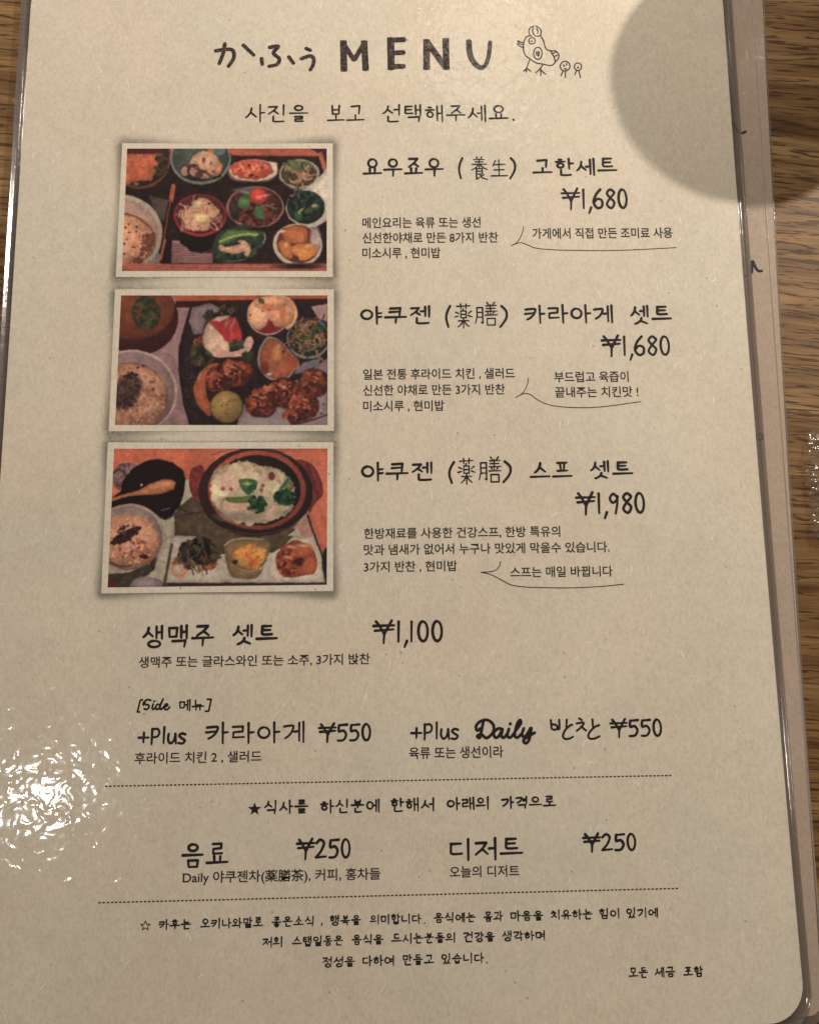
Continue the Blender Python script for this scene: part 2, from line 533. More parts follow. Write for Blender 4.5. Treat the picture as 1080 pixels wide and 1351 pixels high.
CV = {'ㅘ': ('ㅗ', 'ㅏ'), 'ㅙ': ('ㅗ', 'ㅐ'), 'ㅚ': ('ㅗ', 'ㅣ'), 'ㅝ': ('ㅜ', 'ㅓ'), 'ㅞ': ('ㅜ', 'ㅔ'), 'ㅟ': ('ㅜ', 'ㅣ'), 'ㅢ': ('ㅡ', 'ㅣ')}


def put(strokes, x0, y0, x1, y1, out):
    for st in strokes:
        c = st[0] == 'c'
        pts = [(x0 + (x1 - x0) * a, y0 + (y1 - y0) * b) for a, b in (st[1] if c else st)]
        out.append(('c', pts) if c else pts)


def syllable(ch):
    k = ord(ch) - 0xAC00
    c, v, f = CHO[k // 588], JUNG[(k % 588) // 28], JONG[k % 28]
    out = []
    j = lambda: RNG.uniform(-.025, .025)
    if v in HV:
        key = c + 'h' if c in 'ㄱㅋㄲ' else c
        if f:
            put(J[key], .26 + j(), .68, .76 + j(), 1.0, out)
            put(HV[v], .04, .40, .96, .63, out)
            fb = (.26, 0.0, .78, .32)
        else:
            put(J[key], .22 + j(), .50 + j(), .78 + j(), .98, out)
            put(HV[v], .02, .08, .98, .46, out)
            fb = None
    elif v in VV:
        key = c + 'v' if c in 'ㄱㅋㄲ' else c
        wide = v in 'ㅐㅔㅒㅖ'
        xi = .50 if wide else .58
        if f:
            put(J[key], .04, .47 + j(), xi, .95, out)
            put(VV[v], xi + .05, .40, 1.0, 1.02, out)
            fb = (.24, -.02, .88, .33)
        else:
            put(J[key], .02, .24 + j(), xi + .02, .84 + j(), out)
            put(VV[v], xi + .05, .0, 1.02, 1.0, out)
            fb = None
    else:
        h, w = CV[v]
        key = c + 'h' if c in 'ㄱㅋ' else c
        if f:
            put(J[key], .1, .66, .54, .97, out)
            put(HV[h], .0, .40, .62, .62, out)
            put(VV[w], .62, .38, 1.02, 1.02, out)
            fb = (.24, 0, .84, .31)
        else:
            put(J[key], .1, .52, .54, .94, out)
            put(HV[h], .0, .16, .64, .46, out)
            put(VV[w], .62, .0, 1.04, 1.0, out)
            fb = None
    if fb:
        x0, y0, x1, y1 = fb
        if len(f) == 1:
            put(J[f + 'h' if f in 'ㄱㅋㄲ' else f], x0 + j(), y0, x1 + j(), y1, out)
        else:
            m = (x0 + x1) / 2
            for q, (a, b) in zip(f, ((x0 - .08, m - .02), (m + .04, x1 + .08))):
                put(J[q + 'h' if q in 'ㄱㅋㄲ' else q], a, y0, b, y1, out)
    return 1.0, out


G = {
    '1': (.42, [[(.22, 1), (.2, 0)]]), ',': (.22, [[(.2, .04), (.08, -.26)]]), '.': (.3, [[(.1, .06), (.13, .04)]]), ' ': (.5, []), '!': (.3, [[(.15, 1), (.15, .3)], [(.15, .05), (.16, .04)]]),
    '6': (.72, [('c', [(.55, 1), (.28, .7), (.14, .3), (.34, .01), (.6, .1), (.62, .4), (.38, .5), (.18, .32)])]),
    '8': (.72, [('c', [(.6, .86), (.4, 1), (.2, .8), (.36, .56), (.6, .3), (.42, 0), (.17, .2), (.36, .52), (.62, .8), (.56, .93)])]),
    '9': (.72, [('c', [(.6, .78), (.38, .98), (.18, .74), (.34, .52), (.58, .7), (.6, .85), (.56, .4), (.46, -.02)])]),
    '0': (.70, [circ(.36, .5, .23, .5)]),
    '5': (.74, [[(.68, .98), (.2, .95)], ('c', [(.2, .95), (.18, .58), (.45, .62), (.62, .36), (.45, .05), (.12, .02)])]),
    '2': (.78, [('c', [(.14, .82), (.36, 1), (.58, .82), (.42, .4), (.1, .04)]), [(.1, .04), (.7, .08)]]),
    '¥': (1.0, [[(.1, 1.02), (.28, .8), (.5, .36)], [(.88, 1.06), (.62, .6), (.5, .36), (.47, -.06)], [(-.02, .80), (1.0, .82)], [(.04, .56), (.96, .62)]]),
    '(': (.5, [('c', [(.5, 1.08), (.22, .75), (.12, .4), (.3, -.05)])]), ')': (.5, [('c', [(.1, 1.08), (.38, .8), (.36, .4), (.0, -.05)])]),
    '[': (.45, [[(.48, 1.0), (.25, .98), (.02, 0), (.24, .02)]]), ']': (.45, [[(.1, 1), (.42, 1), (.2, 0), (-.05, 0)]]),
    '+': (.62, [[(.02, .42), (.56, .42)], [(.3, .72), (.28, .12)]]),
    'P': (.6, [[(.12, .95), (.1, 0)], ('c', [(.12, .92), (.4, .94), (.5, .72), (.4, .48), (.12, .42)])]),
    'l': (.3, [[(.16, 1.05), (.14, .05)]]), 'u': (.55, [('c', [(.1, .62), (.08, .25), (.2, .04), (.38, .2), (.46, .6)]), [(.46, .62), (.5, .02)]]),
    's': (.5, [('c', [(.44, .58), (.26, .64), (.12, .5), (.26, .34), (.42, .2), (.3, .02), (.08, .05)])]),
}
HANJA = {
    '生': [[(.3, .95), (.15, .65)], [(.2, .72), (.85, .75)], [(.5, 1), (.5, .08)], [(.22, .42), (.8, .44)], [(.05, .08), (.97, .09)]],
    '養': [[(.35, 1), (.42, .9)], [(.65, 1), (.58, .9)], [(.2, .88), (.8, .89)], [(.28, .78), (.73, .78)], [(.1, .67), (.92, .68)], [(.5, .9), (.5, .66)], [(.45, .66), (.3, .52), (.05, .42)],
          [(.55, .66), (.7, .53), (.95, .44)], [(.5, .6), (.5, .5)], [(.33, .48), (.66, .48), (.66, .25), (.33, .25)], [(.33, .48), (.33, .02), (.5, .1)], [(.33, .37), (.66, .37)], [(.75, .22), (.55, .13)], [(.5, .25), (.65, .08), (.95, 0)]],
    '薬': [[(.12, .9), (.9, .92)], [(.35, 1), (.36, .8)], [(.67, 1), (.65, .8)], [(.5, .80), (.45, .72)], [(.35, .71), (.66, .71), (.66, .43), (.35, .43), (.35, .71)], [(.35, .57), (.65, .57)],
          [(.06, .66), (.24, .6)], [(.0, .46), (.22, .5)], [(.96, .70), (.78, .6)], [(.78, .52), (1, .46)], [(.22, .30), (.8, .31)], [(.5, .42), (.5, 0)], [(.47, .30), (.35, .15), (.18, .05)], [(.53, .30), (.66, .15), (.82, .07)]],
    '膳': [[(.08, .78), (.08, .4), (.0, .12)], [(.08, .78), (.34, .78), (.34, .12), (.27, .16)], [(.1, .58), (.33, .58)], [(.1, .38), (.33, .38)], [(.54, 1), (.62, .9)], [(.9, 1), (.78, .86)], [(.5, .85), (.97, .87)],
          [(.52, .74), (.92, .75)], [(.48, .62), (1, .63)], [(.7, .9), (.7, .48)], [(.57, .58), (.6, .52)], [(.86, .58), (.8, .52)], [(.46, .46), (1, .47)], [(.54, .32), (.9, .32), (.9, .04), (.54, .04), (.54, .32)]],
}


def layout(text, gap=.14):
    x, out = 0.0, []
    for ch in text:
        if 0xAC00 <= ord(ch) <= 0xD7A3:
            adv, st = syllable(ch)
            put(st, x, 0, x + 1, 1 + RNG.uniform(-.03, .03), out)
            x += adv + gap
        elif ch in HANJA:
            put(HANJA[ch], x, 0, x + 1, 1, out)
            x += 1 + gap
        else:
            adv, st = G[ch]
            put(st, x, 0, x + 1, 1, out)
            x += adv
    return out


def draw(ink, strokes, x0, x1, yt, yb, w, box=None, taper=.25):
    """fit the strokes' own extent to a box given in reading coordinates of the sheet"""
    xs = [p[0] for s in strokes for p in (s[1] if s[0] == 'c' else s)]
    ys = [p[1] for s in strokes for p in (s[1] if s[0] == 'c' else s)]
    bx0, bx1, by0, by1 = box or (min(xs), max(xs), min(ys), max(ys))
    a = P(x0, yb, ZP)
    b = P(x1, yb, ZP)
    c = P(x0, yt, ZP)
    W_ = b[0] - a[0]
    H_ = c[1] - a[1]
    ux, uy = (b[0] - a[0]), (b[1] - a[1]) * 0
    wm = w * 0.0002085
    W_ -= wm
    H_ -= wm
    for s in strokes:
        cur = s[0] == 'c'
        pts = []
        for (x, y) in (s[1] if cur else s):
            u = (x - bx0) / max(1e-6, bx1 - bx0)
            v = (y - by0) / max(1e-6, by1 - by0)
            pts.append((a[0] + wm / 2 + W_ * u, a[1] + wm / 2 + H_ * v))
        if cur:
            pts = catmull(pts, 4)
        ink.line(pts, wm * RNG.uniform(.9, 1.1), taper if not cur else taper * .6)


def hand(name, words, w, mat=M_INK, label=None, slope=0.0):
    """one printed line in the pen-like lettering; words = (text, x0, x1, top, bottom)"""
    ink = Ink()
    for t, x0, x1, yt, yb in words:
        draw(ink, layout(t), x0, x1, yt, yb, w * 1.12 if t[0] not in HANJA else w * .68)
    return ink.build(name, mat, menu, label)


def sans(name, text, x0, x1, yt, yb, label=None, bold=0.0):
    c = bpy.data.curves.new('lettering', 'FONT')
    c.body = text
    c.resolution_u = 3
    c.offset = bold
    c.space_word = 1.0
    o = bpy.data.objects.new('lettering', c)
    COL.objects.link(o)
    bpy.context.view_layer.update()
    m = bpy.data.meshes.new_from_object(o.evaluated_get(bpy.context.evaluated_depsgraph_get()))
    bpy.data.objects.remove(o)
    n = len(m.vertices)
    co = np.zeros(n * 3)
    m.vertices.foreach_get('co', co)
    co = co.reshape(-1, 3)
    a, b, cc = P(x0, yb, ZP), P(x1, yb, ZP), P(x0, yt, ZP)
    co[:, 0] = a[0] + (co[:, 0] - co[:, 0].min()) / np.ptp(co[:, 0]) * (b[0] - a[0])
    # Hangul body runs from about -0.08 to 0.83 of the em
    co[:, 1] = a[1] + (co[:, 1] + 0.08) / 0.91 * (cc[1] - a[1])
    co[:, 2] = ZP
    m.vertices.foreach_set('co', co.ravel())
    m.name = name
    m.materials.clear()
    m.update()
    return link(name, m, M_INK_THIN, menu, label)


def zo(ox, oy, s):
    return lambda pts: [(ox + x / s, oy + y / s) for x, y in pts]


def world(pts, z=ZP):
    return [P(x, y, z) for x, y in pts]


# ---- title
ink = Ink()
T = zo(270, 30, 2.7)
for pts, cur in (([(40, 100), (75, 95), (100, 98), (104, 125), (85, 155)], 1), ([(72, 75), (66, 110), (52, 145)], 1), ([(138, 80), (175, 115)], 0),
                 ([(203, 128), (205, 148)], 0), ([(232, 88), (262, 84), (245, 108), (266, 128), (258, 148), (230, 155)], 1), ([(300, 122), (316, 144)], 0),
                 ([(362, 92), (376, 98)], 0), ([(345, 128), (375, 118), (388, 128), (386, 150), (376, 168)], 1)):
    q = world(T(pts))
    ink.line(catmull(q, 5) if cur else q, 5.9 * .0002085, .1, 12)
ink.build('title_text', M_INK_TITLE, menu, 'brushed black hiragana word at the head of the menu')
ink = Ink()
for pts, w in (([(494, 72), (496, 164)], 7.6), ([(494, 74), (530, 130)], 5.5), ([(568, 72), (534, 130)], 5.5), ([(568, 72), (573, 162)], 7.2),
               ([(662, 62), (664, 158)], 8.0), ([(662, 62), (708, 60)], 6.4), ([(662, 108), (706, 106)], 6.0), ([(664, 156), (706, 155)], 6.2),
               ([(790, 68), (790, 158)], 7.6), ([(792, 68), (856, 158)], 7.0), ([(858, 64), (860, 158)], 7.4)):
    w *= 1.3
    ink.line(world(T(pts)), w * .0002085, 0, 14)
    (xa, ya), (xb, yb_) = pts  # square-cut ends like the block letters of the sheet
    hw = w * 2.7 / 2 * .93
    if abs(xa - xb) < 8:
        for yy in (ya, yb_):
            xx = xa if yy == ya else xb
            ink.poly(world(T([(xx - hw, yy - hw * .75), (xx - hw, yy + hw * .75), (xx + hw, yy + hw * .75), (xx + hw, yy - hw * .75)])))
U = catmull(T([(940, 68), (945, 115), (962, 146), (985, 160), (1002, 146), (1012, 110), (1016, 70)]), 6)
for i, w in ((0, 7.4),):
    ink.line(world(U[:20]), 8.8 * .0002085, .15, 12)
    ink.line(world(U[16:]), 6.4 * .0002085, 0, 12)
ink.build('title_text', M_INK_TITLE, menu, 'heavy worn capitals reading MENU')

hand('subtitle_text', [('사진을', 323, 407, 137, 162), ('보고', 431, 481, 138, 160), ('선택해주세요', 504, 671, 137, 162), ('.', 675.6, 679.2, 156.4, 160)], 2.7, label='handwriting style line under the title')

# ---- headings and prices
hand('heading_text', [('요우죠우', 478, 586, 208, 234), ('(', 604, 612, 207, 237), ('養', 621, 644, 206, 238), ('生', 647, 670, 210, 233), (')', 671, 681, 207, 237), ('고한세트', 702, 815, 208, 233)], 3.3, label='heading of the first set')
hand('price_text', [('¥1,680', 740, 829, 247, 283)], 3.4, label='price reading ¥1,680 of the first set')
hand('heading_text', [('야쿠젠', 475, 568, 403, 429), ('(', 587, 596, 402, 433), ('薬', 599, 624, 400, 434), ('膳', 626, 657, 398, 430), (')', 658, 670, 402, 433), ('카라아게', 691, 809, 401, 428), ('셋트', 831, 887, 402, 429)], 3.3, label='heading of the second set')
hand('price_text', [('¥1,680', 793, 885, 441, 477)], 3.4, label='price reading ¥1,680 of the second set')
hand('heading_text', [('야쿠젠', 476, 571, 609, 636), ('(', 591, 601, 608, 639), ('薬', 603, 628, 604, 640), ('膳', 631, 662, 602, 637), (')', 662, 675, 607, 638), ('스프', 698, 756, 609, 631), ('셋트', 778, 836, 607, 633)], 3.3, label='heading of the third set')
hand('price_text', [('¥1,980', 759, 852, 648, 686)], 3.4, label='price reading ¥1,980')
hand('heading_text', [('생맥주', 187, 283, 824, 856), ('셋트', 306, 367, 823, 852)], 3.5, label='heading of the beer set')
hand('price_text', [('¥1,100', 491, 585, 817, 856)], 3.4, label='price reading ¥1,100')
hand('heading_text', [('+Plus', 181, 246, 958, 984), ('카라아게', 270, 402, 952, 983)], 3.0, label='heading of the extra fried chicken')
hand('price_text', [('¥550', 419, 490, 953, 981)], 3.1, label='left price reading ¥550')
hand('heading_text', [('+Plus', 541, 606, 952, 978)], 3.0, label='plus sign and word Plus before Daily')
ink = Ink()
D = zo(600, 930, 3.6)
for pts in ([(455, 72), (457, 112)], [(457, 96), (470, 92), (484, 100), (484, 113), (470, 118), (457, 112)], [(494, 70), (495, 112), (486, 114)], [(530, 70), (528, 104)], [(556, 94), (545, 98), (524, 118), (512, 146), (520, 160), (540, 161), (560, 151)],
            [(588, 64), (602, 72)], [(577, 88), (610, 84), (600, 104), (577, 123)], [(598, 102), (622, 122)], [(652, 68), (654, 103)], [(684, 96), (664, 104), (642, 125), (632, 146), (640, 160), (664, 159), (686, 148)]):
    ink.line(catmull(world(D(pts)), 5), 2.9 * .0002085, .1)
ink.build('heading_text', M_INK, menu, 'loosely lettered heading word after Daily')
hand('price_text', [('¥550', 804, 874, 947, 975)], 3.1, label='right price reading ¥550')
hand('heading_text', [('음료', 239, 302, 1112, 1146)], 3.2, label='heading for drinks')
hand('price_text', [('¥250', 390, 463, 1105, 1136)], 3.1, label='left price reading ¥250')
hand('heading_text', [('디저트', 593, 691, 1105, 1137)], 3.2, label='heading for dessert')
hand('price_text', [('¥250', 768, 840, 1098, 1126)], 3.1, label='right price reading ¥250')
hand('notice_text', [('식사를', 348, 407, 1055, 1075), ('하신분에', 422, 501, 1054, 1074), ('한해서', 515, 573, 1052, 1072), ('아래의', 589, 645, 1051, 1070), ('가격으로', 661, 734, 1050, 1068)], 2.3, label='handwriting style line between the dashed lines')

# ---- script words
ink = Ink()
D = zo(600, 930, 3.6)
for pts in ([(135, 75), (128, 110), (118, 155), (105, 148), (125, 140), (150, 157), (180, 130), (182, 95), (155, 72), (120, 78), (100, 100), (105, 122), (120, 112)],
            [(222, 115), (205, 112), (184, 132), (190, 154), (208, 148), (225, 115), (220, 148), (232, 155), (245, 140)],
            [(256, 114), (248, 145), (262, 155), (280, 135)], [(285, 125), (312, 88), (308, 72), (295, 90), (283, 140), (295, 155), (318, 135)],
            [(326, 112), (318, 140), (330, 152), (350, 125), (358, 110)], [(362, 110), (352, 165), (335, 182), (325, 168), (350, 148), (378, 132)]):
    ink.line(catmull(world(D(pts)), 5), 3.9 * .0002085, .0, 10)
ink.disc(*world(D([(262, 90)]))[0], 2.2 * .0002085)
ink.build('script_text', M_INK, menu, 'bold script word Daily')
ink = Ink()
D = zo(170, 910, 4.32)
for pts in ([(78, 57), (66, 60), (50, 126), (62, 127)], [(448, 54), (470, 54), (455, 122), (436, 122)]):
    ink.line(world(D(pts)), 2.4 * .0002085, 0)
for pts in ([(126, 60), (108, 56), (92, 68), (96, 84), (112, 86), (116, 98), (104, 112), (88, 108)], [(84, 88), (84, 74), (94, 64)],
            [(140, 82), (134, 104), (142, 112), (152, 100)], [(178, 85), (162, 84), (154, 104), (166, 112), (178, 95), (196, 52)], [(190, 62), (178, 100), (184, 112), (196, 100)],
            [(202, 100), (222, 88), (214, 80), (202, 94), (206, 110), (220, 112), (234, 98)]):
    ink.line(catmull(world(D(pts)), 5), 2.5 * .0002085, 0)
ink.disc(*world(D([(145, 66)]))[0], 1.5 * .0002085)
draw(ink, layout('메뉴'), 236, 270, 922, 939, 2.3)
ink.build('script_text', M_INK, menu, 'bracketed side menu caption')

# ---- small sans lines
for t, x0, x1, yt, yb in (
        ('메인요리는 육류 또는 생선', 478, 634, 287, 301), ('신선한야채로 만든 8가지 반찬', 478, 657, 307, 321), ('미소시루 , 현미밥', 478, 581, 327, 341),
        ('가게에서 직접 만든 조미료 사용', 702, 887, 301, 315),
        ('일본 전통 후라이드 치킨 , 샐러드', 479, 679, 487, 501), ('신선한 야채로 만든 3가지 반찬', 479, 666, 508, 522), ('미소시루 , 현미밥', 479, 586, 529, 543),
        ('부드럽고 육즙이', 731, 829, 490.5, 504.5), ('끝내주는 치킨맛 !', 732, 842, 510.5, 524.5),
        ('한방재료를 사용한 건강스프, 한방 특유의', 480, 739, 697, 711), ('맛과 냄새가 없어서 누구나 맛있게 막을수 있습니다.', 480, 804, 718.5, 732.5),
        ('3가지 반찬 , 현미밥', 480, 603, 741, 755), ('스프는 매일 바뀝니다', 673, 808, 748, 762),
        ('생맥주 또는 글라스와인 또는 소주, 3가지 밙찬', 183, 488, 866.5, 881), ('후라이드 치킨 2 , 샐러드', 177.5, 345, 993, 1008), ('육류 또는 생선이라', 539.5, 664, 986, 1001.5),
        ('Daily 야쿠젠차(薬膳茶), 커피, 홍차들', 241, 502, 1150, 1165.5), ('오늘의 디저트', 593, 685, 1143, 1158)):
    sans('description_text', t, x0, x1, yt, yb, bold=0.016)

# ---- footer
def bl(x, x0, y0, x1, y1):
    return y0 + (y1 - y0) * (x - x0) / (x1 - x0)


def footer(words, x0, y0, x1, y1, h, label):
    hand('footer_text', [(t, a, b, bl(a, x0, y0, x1, y1) - hh, bl(a, x0, y0, x1, y1)) for t, a, b, hh in [(w + (h,) if len(w) == 3 else w) for w in words]], 1.75, M_INK, label)


footer([('카후는', 209, 252.5), ('오키나와말로', 264, 347.5), ('좋은소식', 358, 414), (',', 423, 426, 5), ('행복을', 435, 476.5), ('의미합니다', 487.5, 556), ('.', 559, 561, 2),
        ('음식에는', 572, 628), ('몸과', 637.5, 664), ('마음을', 673, 717), ('치유하는', 726, 782), ('힘이', 790, 817), ('있기에', 826, 868)], 209, 1227.5, 868, 1211, 15, 'first footer line')
footer([('저희', 346, 372.5), ('스탭일동은', 385, 453), ('음식을', 464, 506), ('드시는분들의', 516, 600.5), ('건강을', 611, 653), ('생각하며', 662, 719)], 346, 1250.5, 719, 1241, 15, 'second footer line')
footer([('정성을', 425, 468.5), ('다하여', 478, 520), ('만들고', 531, 573), ('있습니다', 582, 639), ('.', 641, 643, 2)], 425, 1277, 640, 1271, 15.5, 'third footer line')
footer([('모든', 829, 855), ('세금', 863, 891), ('포함', 901, 928)], 829, 1291, 928, 1289, 15, 'closing note in the lower right')
ink = Ink()


def star(cx, cy, r, k=.42):
    return [(cx + (r if i % 2 == 0 else r * k) * math.sin(math.pi * i / 5), cy - (r if i % 2 == 0 else r * k) * math.cos(math.pi * i / 5)) for i in range(10)]


ink.poly(world(star(336, 1067.5, 9.2))[::-1])
ink.build('star_mark', M_INK, menu, 'solid black star')
ink = Ink()
s = world(star(192, 1221.5, 6.6))
ink.line(s + [s[0]], 1.0 * .0002085, 0, 6)
ink.build('star_mark', M_INK, menu, 'open outlined star')

# ---- dashed rules
for (xa, ya, xb, yb_, lab) in ((139, 1037.3, 887, 1023, 'upper dashed rule'), (130, 1191, 896, 1172, 'lower dashed rule')):
    ink = Ink()
    a, b = Vector(P(xa, ya, ZP)), Vector(P(xb, yb_, ZP))
    n = 142
    d = (b - a) / n
    nn = Vector((-d.y, d.x)).normalized() * .00017
    for i in range(n):
        p, q = a + d * i, a + d * (i + .62)
        ink.poly([tuple(p - nn), tuple(q - nn), tuple(q + nn), tuple(p + nn)])
    ink.build('dashed_line', M_INK_THIN, menu, lab)

# ---- speech flourishes
for o, pts1, pts2 in ((zo(440, 180, 2.25), [(563, 268), (558, 290), (545, 313), (527, 324)], [(527, 324), (545, 317), (560, 316), (580, 324), (610, 333), (700, 338), (850, 338), (1015, 330)]),
                      (zo(440, 380, 2.25), [(578, 266), (573, 290), (560, 312), (540, 325)], [(540, 325), (562, 314), (583, 316), (610, 335), (650, 349), (720, 355), (800, 352), (910, 337)]),
                      (zo(440, 580, 2.25), [(495, 362), (490, 378), (475, 390), (437, 394)], [(437, 394), (465, 400), (500, 418), (530, 432), (580, 438), (700, 440), (790, 436), (860, 429)])):
    ink = Ink()
    for p in (pts1, pts2):
        ink.line(catmull(world(o(p)), 8), 1.15 * .0002085, 0, 6)
    ink.build('speech_line', M_INK_THIN, menu)

# ---- the bird drawing
ink = Ink()
D = zo(670, 20, 9.0)
bw = 1.75 * .0002085
for pts in ([(280, 245), (225, 252), (192, 300), (180, 390), (200, 470), (255, 515), (330, 565), (410, 580), (500, 598), (545, 575), (562, 545)], [(390, 250), (420, 310), (440, 380), (462, 410), (512, 422)],
            [(258, 240), (245, 190), (265, 145), (305, 130)], [(330, 130), (378, 160), (392, 205), (378, 240), (340, 250), (310, 235), (290, 190), (295, 150)], [(340, 160), (352, 190), (348, 215)],
            [(505, 430), (560, 424), (600, 470), (590, 525), (560, 545), (545, 500), (510, 435)], [(520, 462), (562, 438)], [(540, 492), (582, 476)],
            circ(283, 305, 38, 38), circ(352, 452, 50, 72), [(335, 435), (338, 478)], [(352, 430), (356, 490)], [(369, 432), (367, 480)],
            [(185, 328), (150, 318), (115, 305), (130, 325), (108, 342), (150, 372), (185, 385)], [(135, 338), (180, 352)],
            [(260, 520), (235, 580), (216, 635), (182, 665)], [(218, 630), (215, 675)], [(225, 632), (268, 667)], [(410, 585), (375, 640), (330, 682)], [(385, 642), (388, 712)], [(390, 652), (440, 700)],
            circ(675, 605, 57, 58), [(655, 590), (668, 610)], [(690, 575), (694, 595)], [(668, 632), (690, 640)], [(650, 665), (625, 722)], [(680, 665), (678, 740)],
            circ(828, 613, 43, 45), [(808, 665), (790, 705)], [(840, 665), (856, 740)]):
    ink.line(catmull(world(D(pts)), 4), bw, 0, 8)
for x, y, r in ((280, 308, 12), (828, 622, 15), (680, 640, 12), (664, 598, 8)):
    ink.disc(*world(D([(x, y)]))[0], r / 9 * .0002085)
ink.build('bird_drawing', M_INK, menu, 'line drawing of a hen followed by two chicks')


# ------------------------------------------------------------------ paper fibres
def fibres(name, n, mat, lmin, lmax, w0, w1, seed, label):
    r = random.Random(seed)
    k = Ink(Z1 + 0.00001)
    xl, xr = -0.125, 0.125
    for _ in range(n):
        y = r.uniform(Y_BOT + .003, Y_TOP - .003)
        x = r.uniform(max(xl, float(np.polyval(PAPER_L, y))) + .002, float(np.polyval(PAPER_R, y)) - .002)
        a = math.pi / 2 + r.gauss(0, .6)
        l = r.uniform(lmin, lmax)
        c = r.gauss(0, 1.0)
        pts = []
        for i in range(4):
            pts.append((x, y))
            x += math.cos(a) * l / 3
            y += math.sin(a) * l / 3
            a += c * .22
        k.line(pts, r.uniform(w0, w1), .3, 5)
    o = k.build(name, mat, menu, label)
    o['kind'] = 'stuff'


fibres('paper_fibre', 620, M_FIBRE, .0007, .0024, .00008, .00019, 3, 'pale fibres pressed into the recycled paper')
fibres('paper_speck', 170, M_FIBRE_D, .0001, .0008, .00006, .00014, 4, 'dark specks pressed into the recycled paper')


# ------------------------------------------------------------------ printed photographs
class Paint:
    def __init__(self, quad, paper_disp, seed, dens=1.55):
        self.quad = quad
        (ax, ay), (bx, by), (cx, cy), (dx, dy) = quad   # TL TR BR BL
        self.nu = int((bx - ax) * dens)
        self.nv = int((dy - ay) * dens)
        u, v = np.meshgrid(np.linspace(0, 1, self.nu), np.linspace(0, 1, self.nv))
        self.X = (ax * (1 - u) + bx * u) * (1 - v) + (dx * (1 - u) + cx * u) * v
        self.Y = (ay * (1 - u) + by * u) * (1 - v) + (dy * (1 - u) + cy * u) * v
        self.C = np.zeros(self.X.shape + (3,))
        self.pd = paper_disp
        self.r = np.random.RandomState(seed)
        self.o = (0, 0, 1)
        self.X0, self.Y0 = self.X, self.Y
        dx = .55 * self.nz(7, 2) + .5 * self.nz(1.8, 2)      # uneven edges
        dy = .55 * self.nz(7, 2) + .5 * self.nz(1.8, 2)
        self.X, self.Y = self.X + dx, self.Y + dy

    def org(self, ox, oy, s):
        self.o = (ox, oy, s)

    def nz(self, scale, octv=3, sx=1.0, sy=1.0):
        """value noise, feature size in sheet pixels"""
        out = np.zeros(self.X.shape)
        amp = 1.0
        tot = 0
        for k in range(octv):
            s = scale / 2 ** k
            g = self.r.rand(128, 128)
            x = self.X / (s * sx) + 17.3 * k
            y = self.Y / (s * sy) + 5.1 * k
            xi, yi = np.floor(x).astype(int), np.floor(y).astype(int)
            fx, fy = x - xi, y - yi
            fx, fy = fx * fx * (3 - 2 * fx), fy * fy * (3 - 2 * fy)
            a = g[yi % 128, xi % 128]
            b = g[yi % 128, (xi + 1) % 128]
            c = g[(yi + 1) % 128, xi % 128]
            d = g[(yi + 1) % 128, (xi + 1) % 128]
            out += amp * ((a * (1 - fx) + b * fx) * (1 - fy) + (c * (1 - fx) + d * fx) * fy)
            tot += amp
            amp *= .6
        return out / tot * 2 - 1

    def lay(self, mask, col, tex=0.0, ts=3.0, alt=None, sh=None):
        c = np.array(col, float)[None, None] * np.ones(self.C.shape)
        if alt is not None:
            m = np.clip(self.nz(ts, 2) * 1.6 + .5, 0, 1)[..., None]
            c = c * (1 - m) + np.array(alt, float) * m
        if tex:
            c = c * (1 + tex * self.nz(ts, 3))[..., None]
        if sh is not None:
            c = c * np.clip(sh, .5, 1.3)[..., None]
        m = np.clip(mask, 0, 1)[..., None]
        self.C = self.C * (1 - m) + c * m

    def ell(self, cx, cy, rx, ry, col, rot=0.0, soft=.6, **k):
        ox, oy, s = self.o
        x, y = self.X - (ox + cx / s), self.Y - (oy + cy / s)
        c, n = math.cos(rot), math.sin(rot)
        u, v = (x * c + y * n) * s / rx, (-x * n + y * c) * s / ry
        d = (1 - np.sqrt(u * u + v * v)) * min(rx, ry) / s
        sh = None
        if min(rx, ry) / s > 2.5 and (k.get('tex') or k.get('rag')):   # rounded dishes and food
            sh = (.82 + .22 * np.clip(d / (min(rx, ry) / s * .6), 0, 1)) * (1 - .13 * v - .05 * u)
        if k.pop('rag', 0):
            d = d + self.nz(4, 2) * 1.6
        self.lay(d / soft + .5, col, sh=sh, **k)

    def poly(self, pts, col, soft=.6, curve=False, rag=0.0, **k):
        ox, oy, s = self.o
        if curve:
            pts = catmull(pts, 5, True)[:-1]
        p = [(ox + a / s, oy + b / s) for a, b in pts]
        inside = np.zeros(self.X.shape, bool)
        dist = np.full(self.X.shape, 1e9)
        for (x0, y0), (x1, y1) in zip(p, p[1:] + p[:1]):
            if abs(y1 - y0) > 1e-9:
                cond = ((y0 > self.Y) != (y1 > self.Y)) & (self.X < (x1 - x0) * (self.Y - y0) / (y1 - y0) + x0)
                inside ^= cond
            ex, ey = x1 - x0, y1 - y0
            t = np.clip(((self.X - x0) * ex + (self.Y - y0) * ey) / (ex * ex + ey * ey + 1e-9), 0, 1)
            dist = np.minimum(dist, np.hypot(self.X - x0 - t * ex, self.Y - y0 - t * ey))
        d = np.where(inside, dist, -dist)
        if (k.get('tex') or rag) and dist[inside].size and dist[inside].max() > 3 and 'sh' not in k and len(pts) > 4:
            mx = min(dist[inside].max(), 9)
            k['sh'] = .86 + .16 * np.clip(dist / (mx * .8), 0, 1)
        if rag:
            d = d + rag * self.nz(3.5, 2)
        self.lay(d / soft + .5, col, **k)

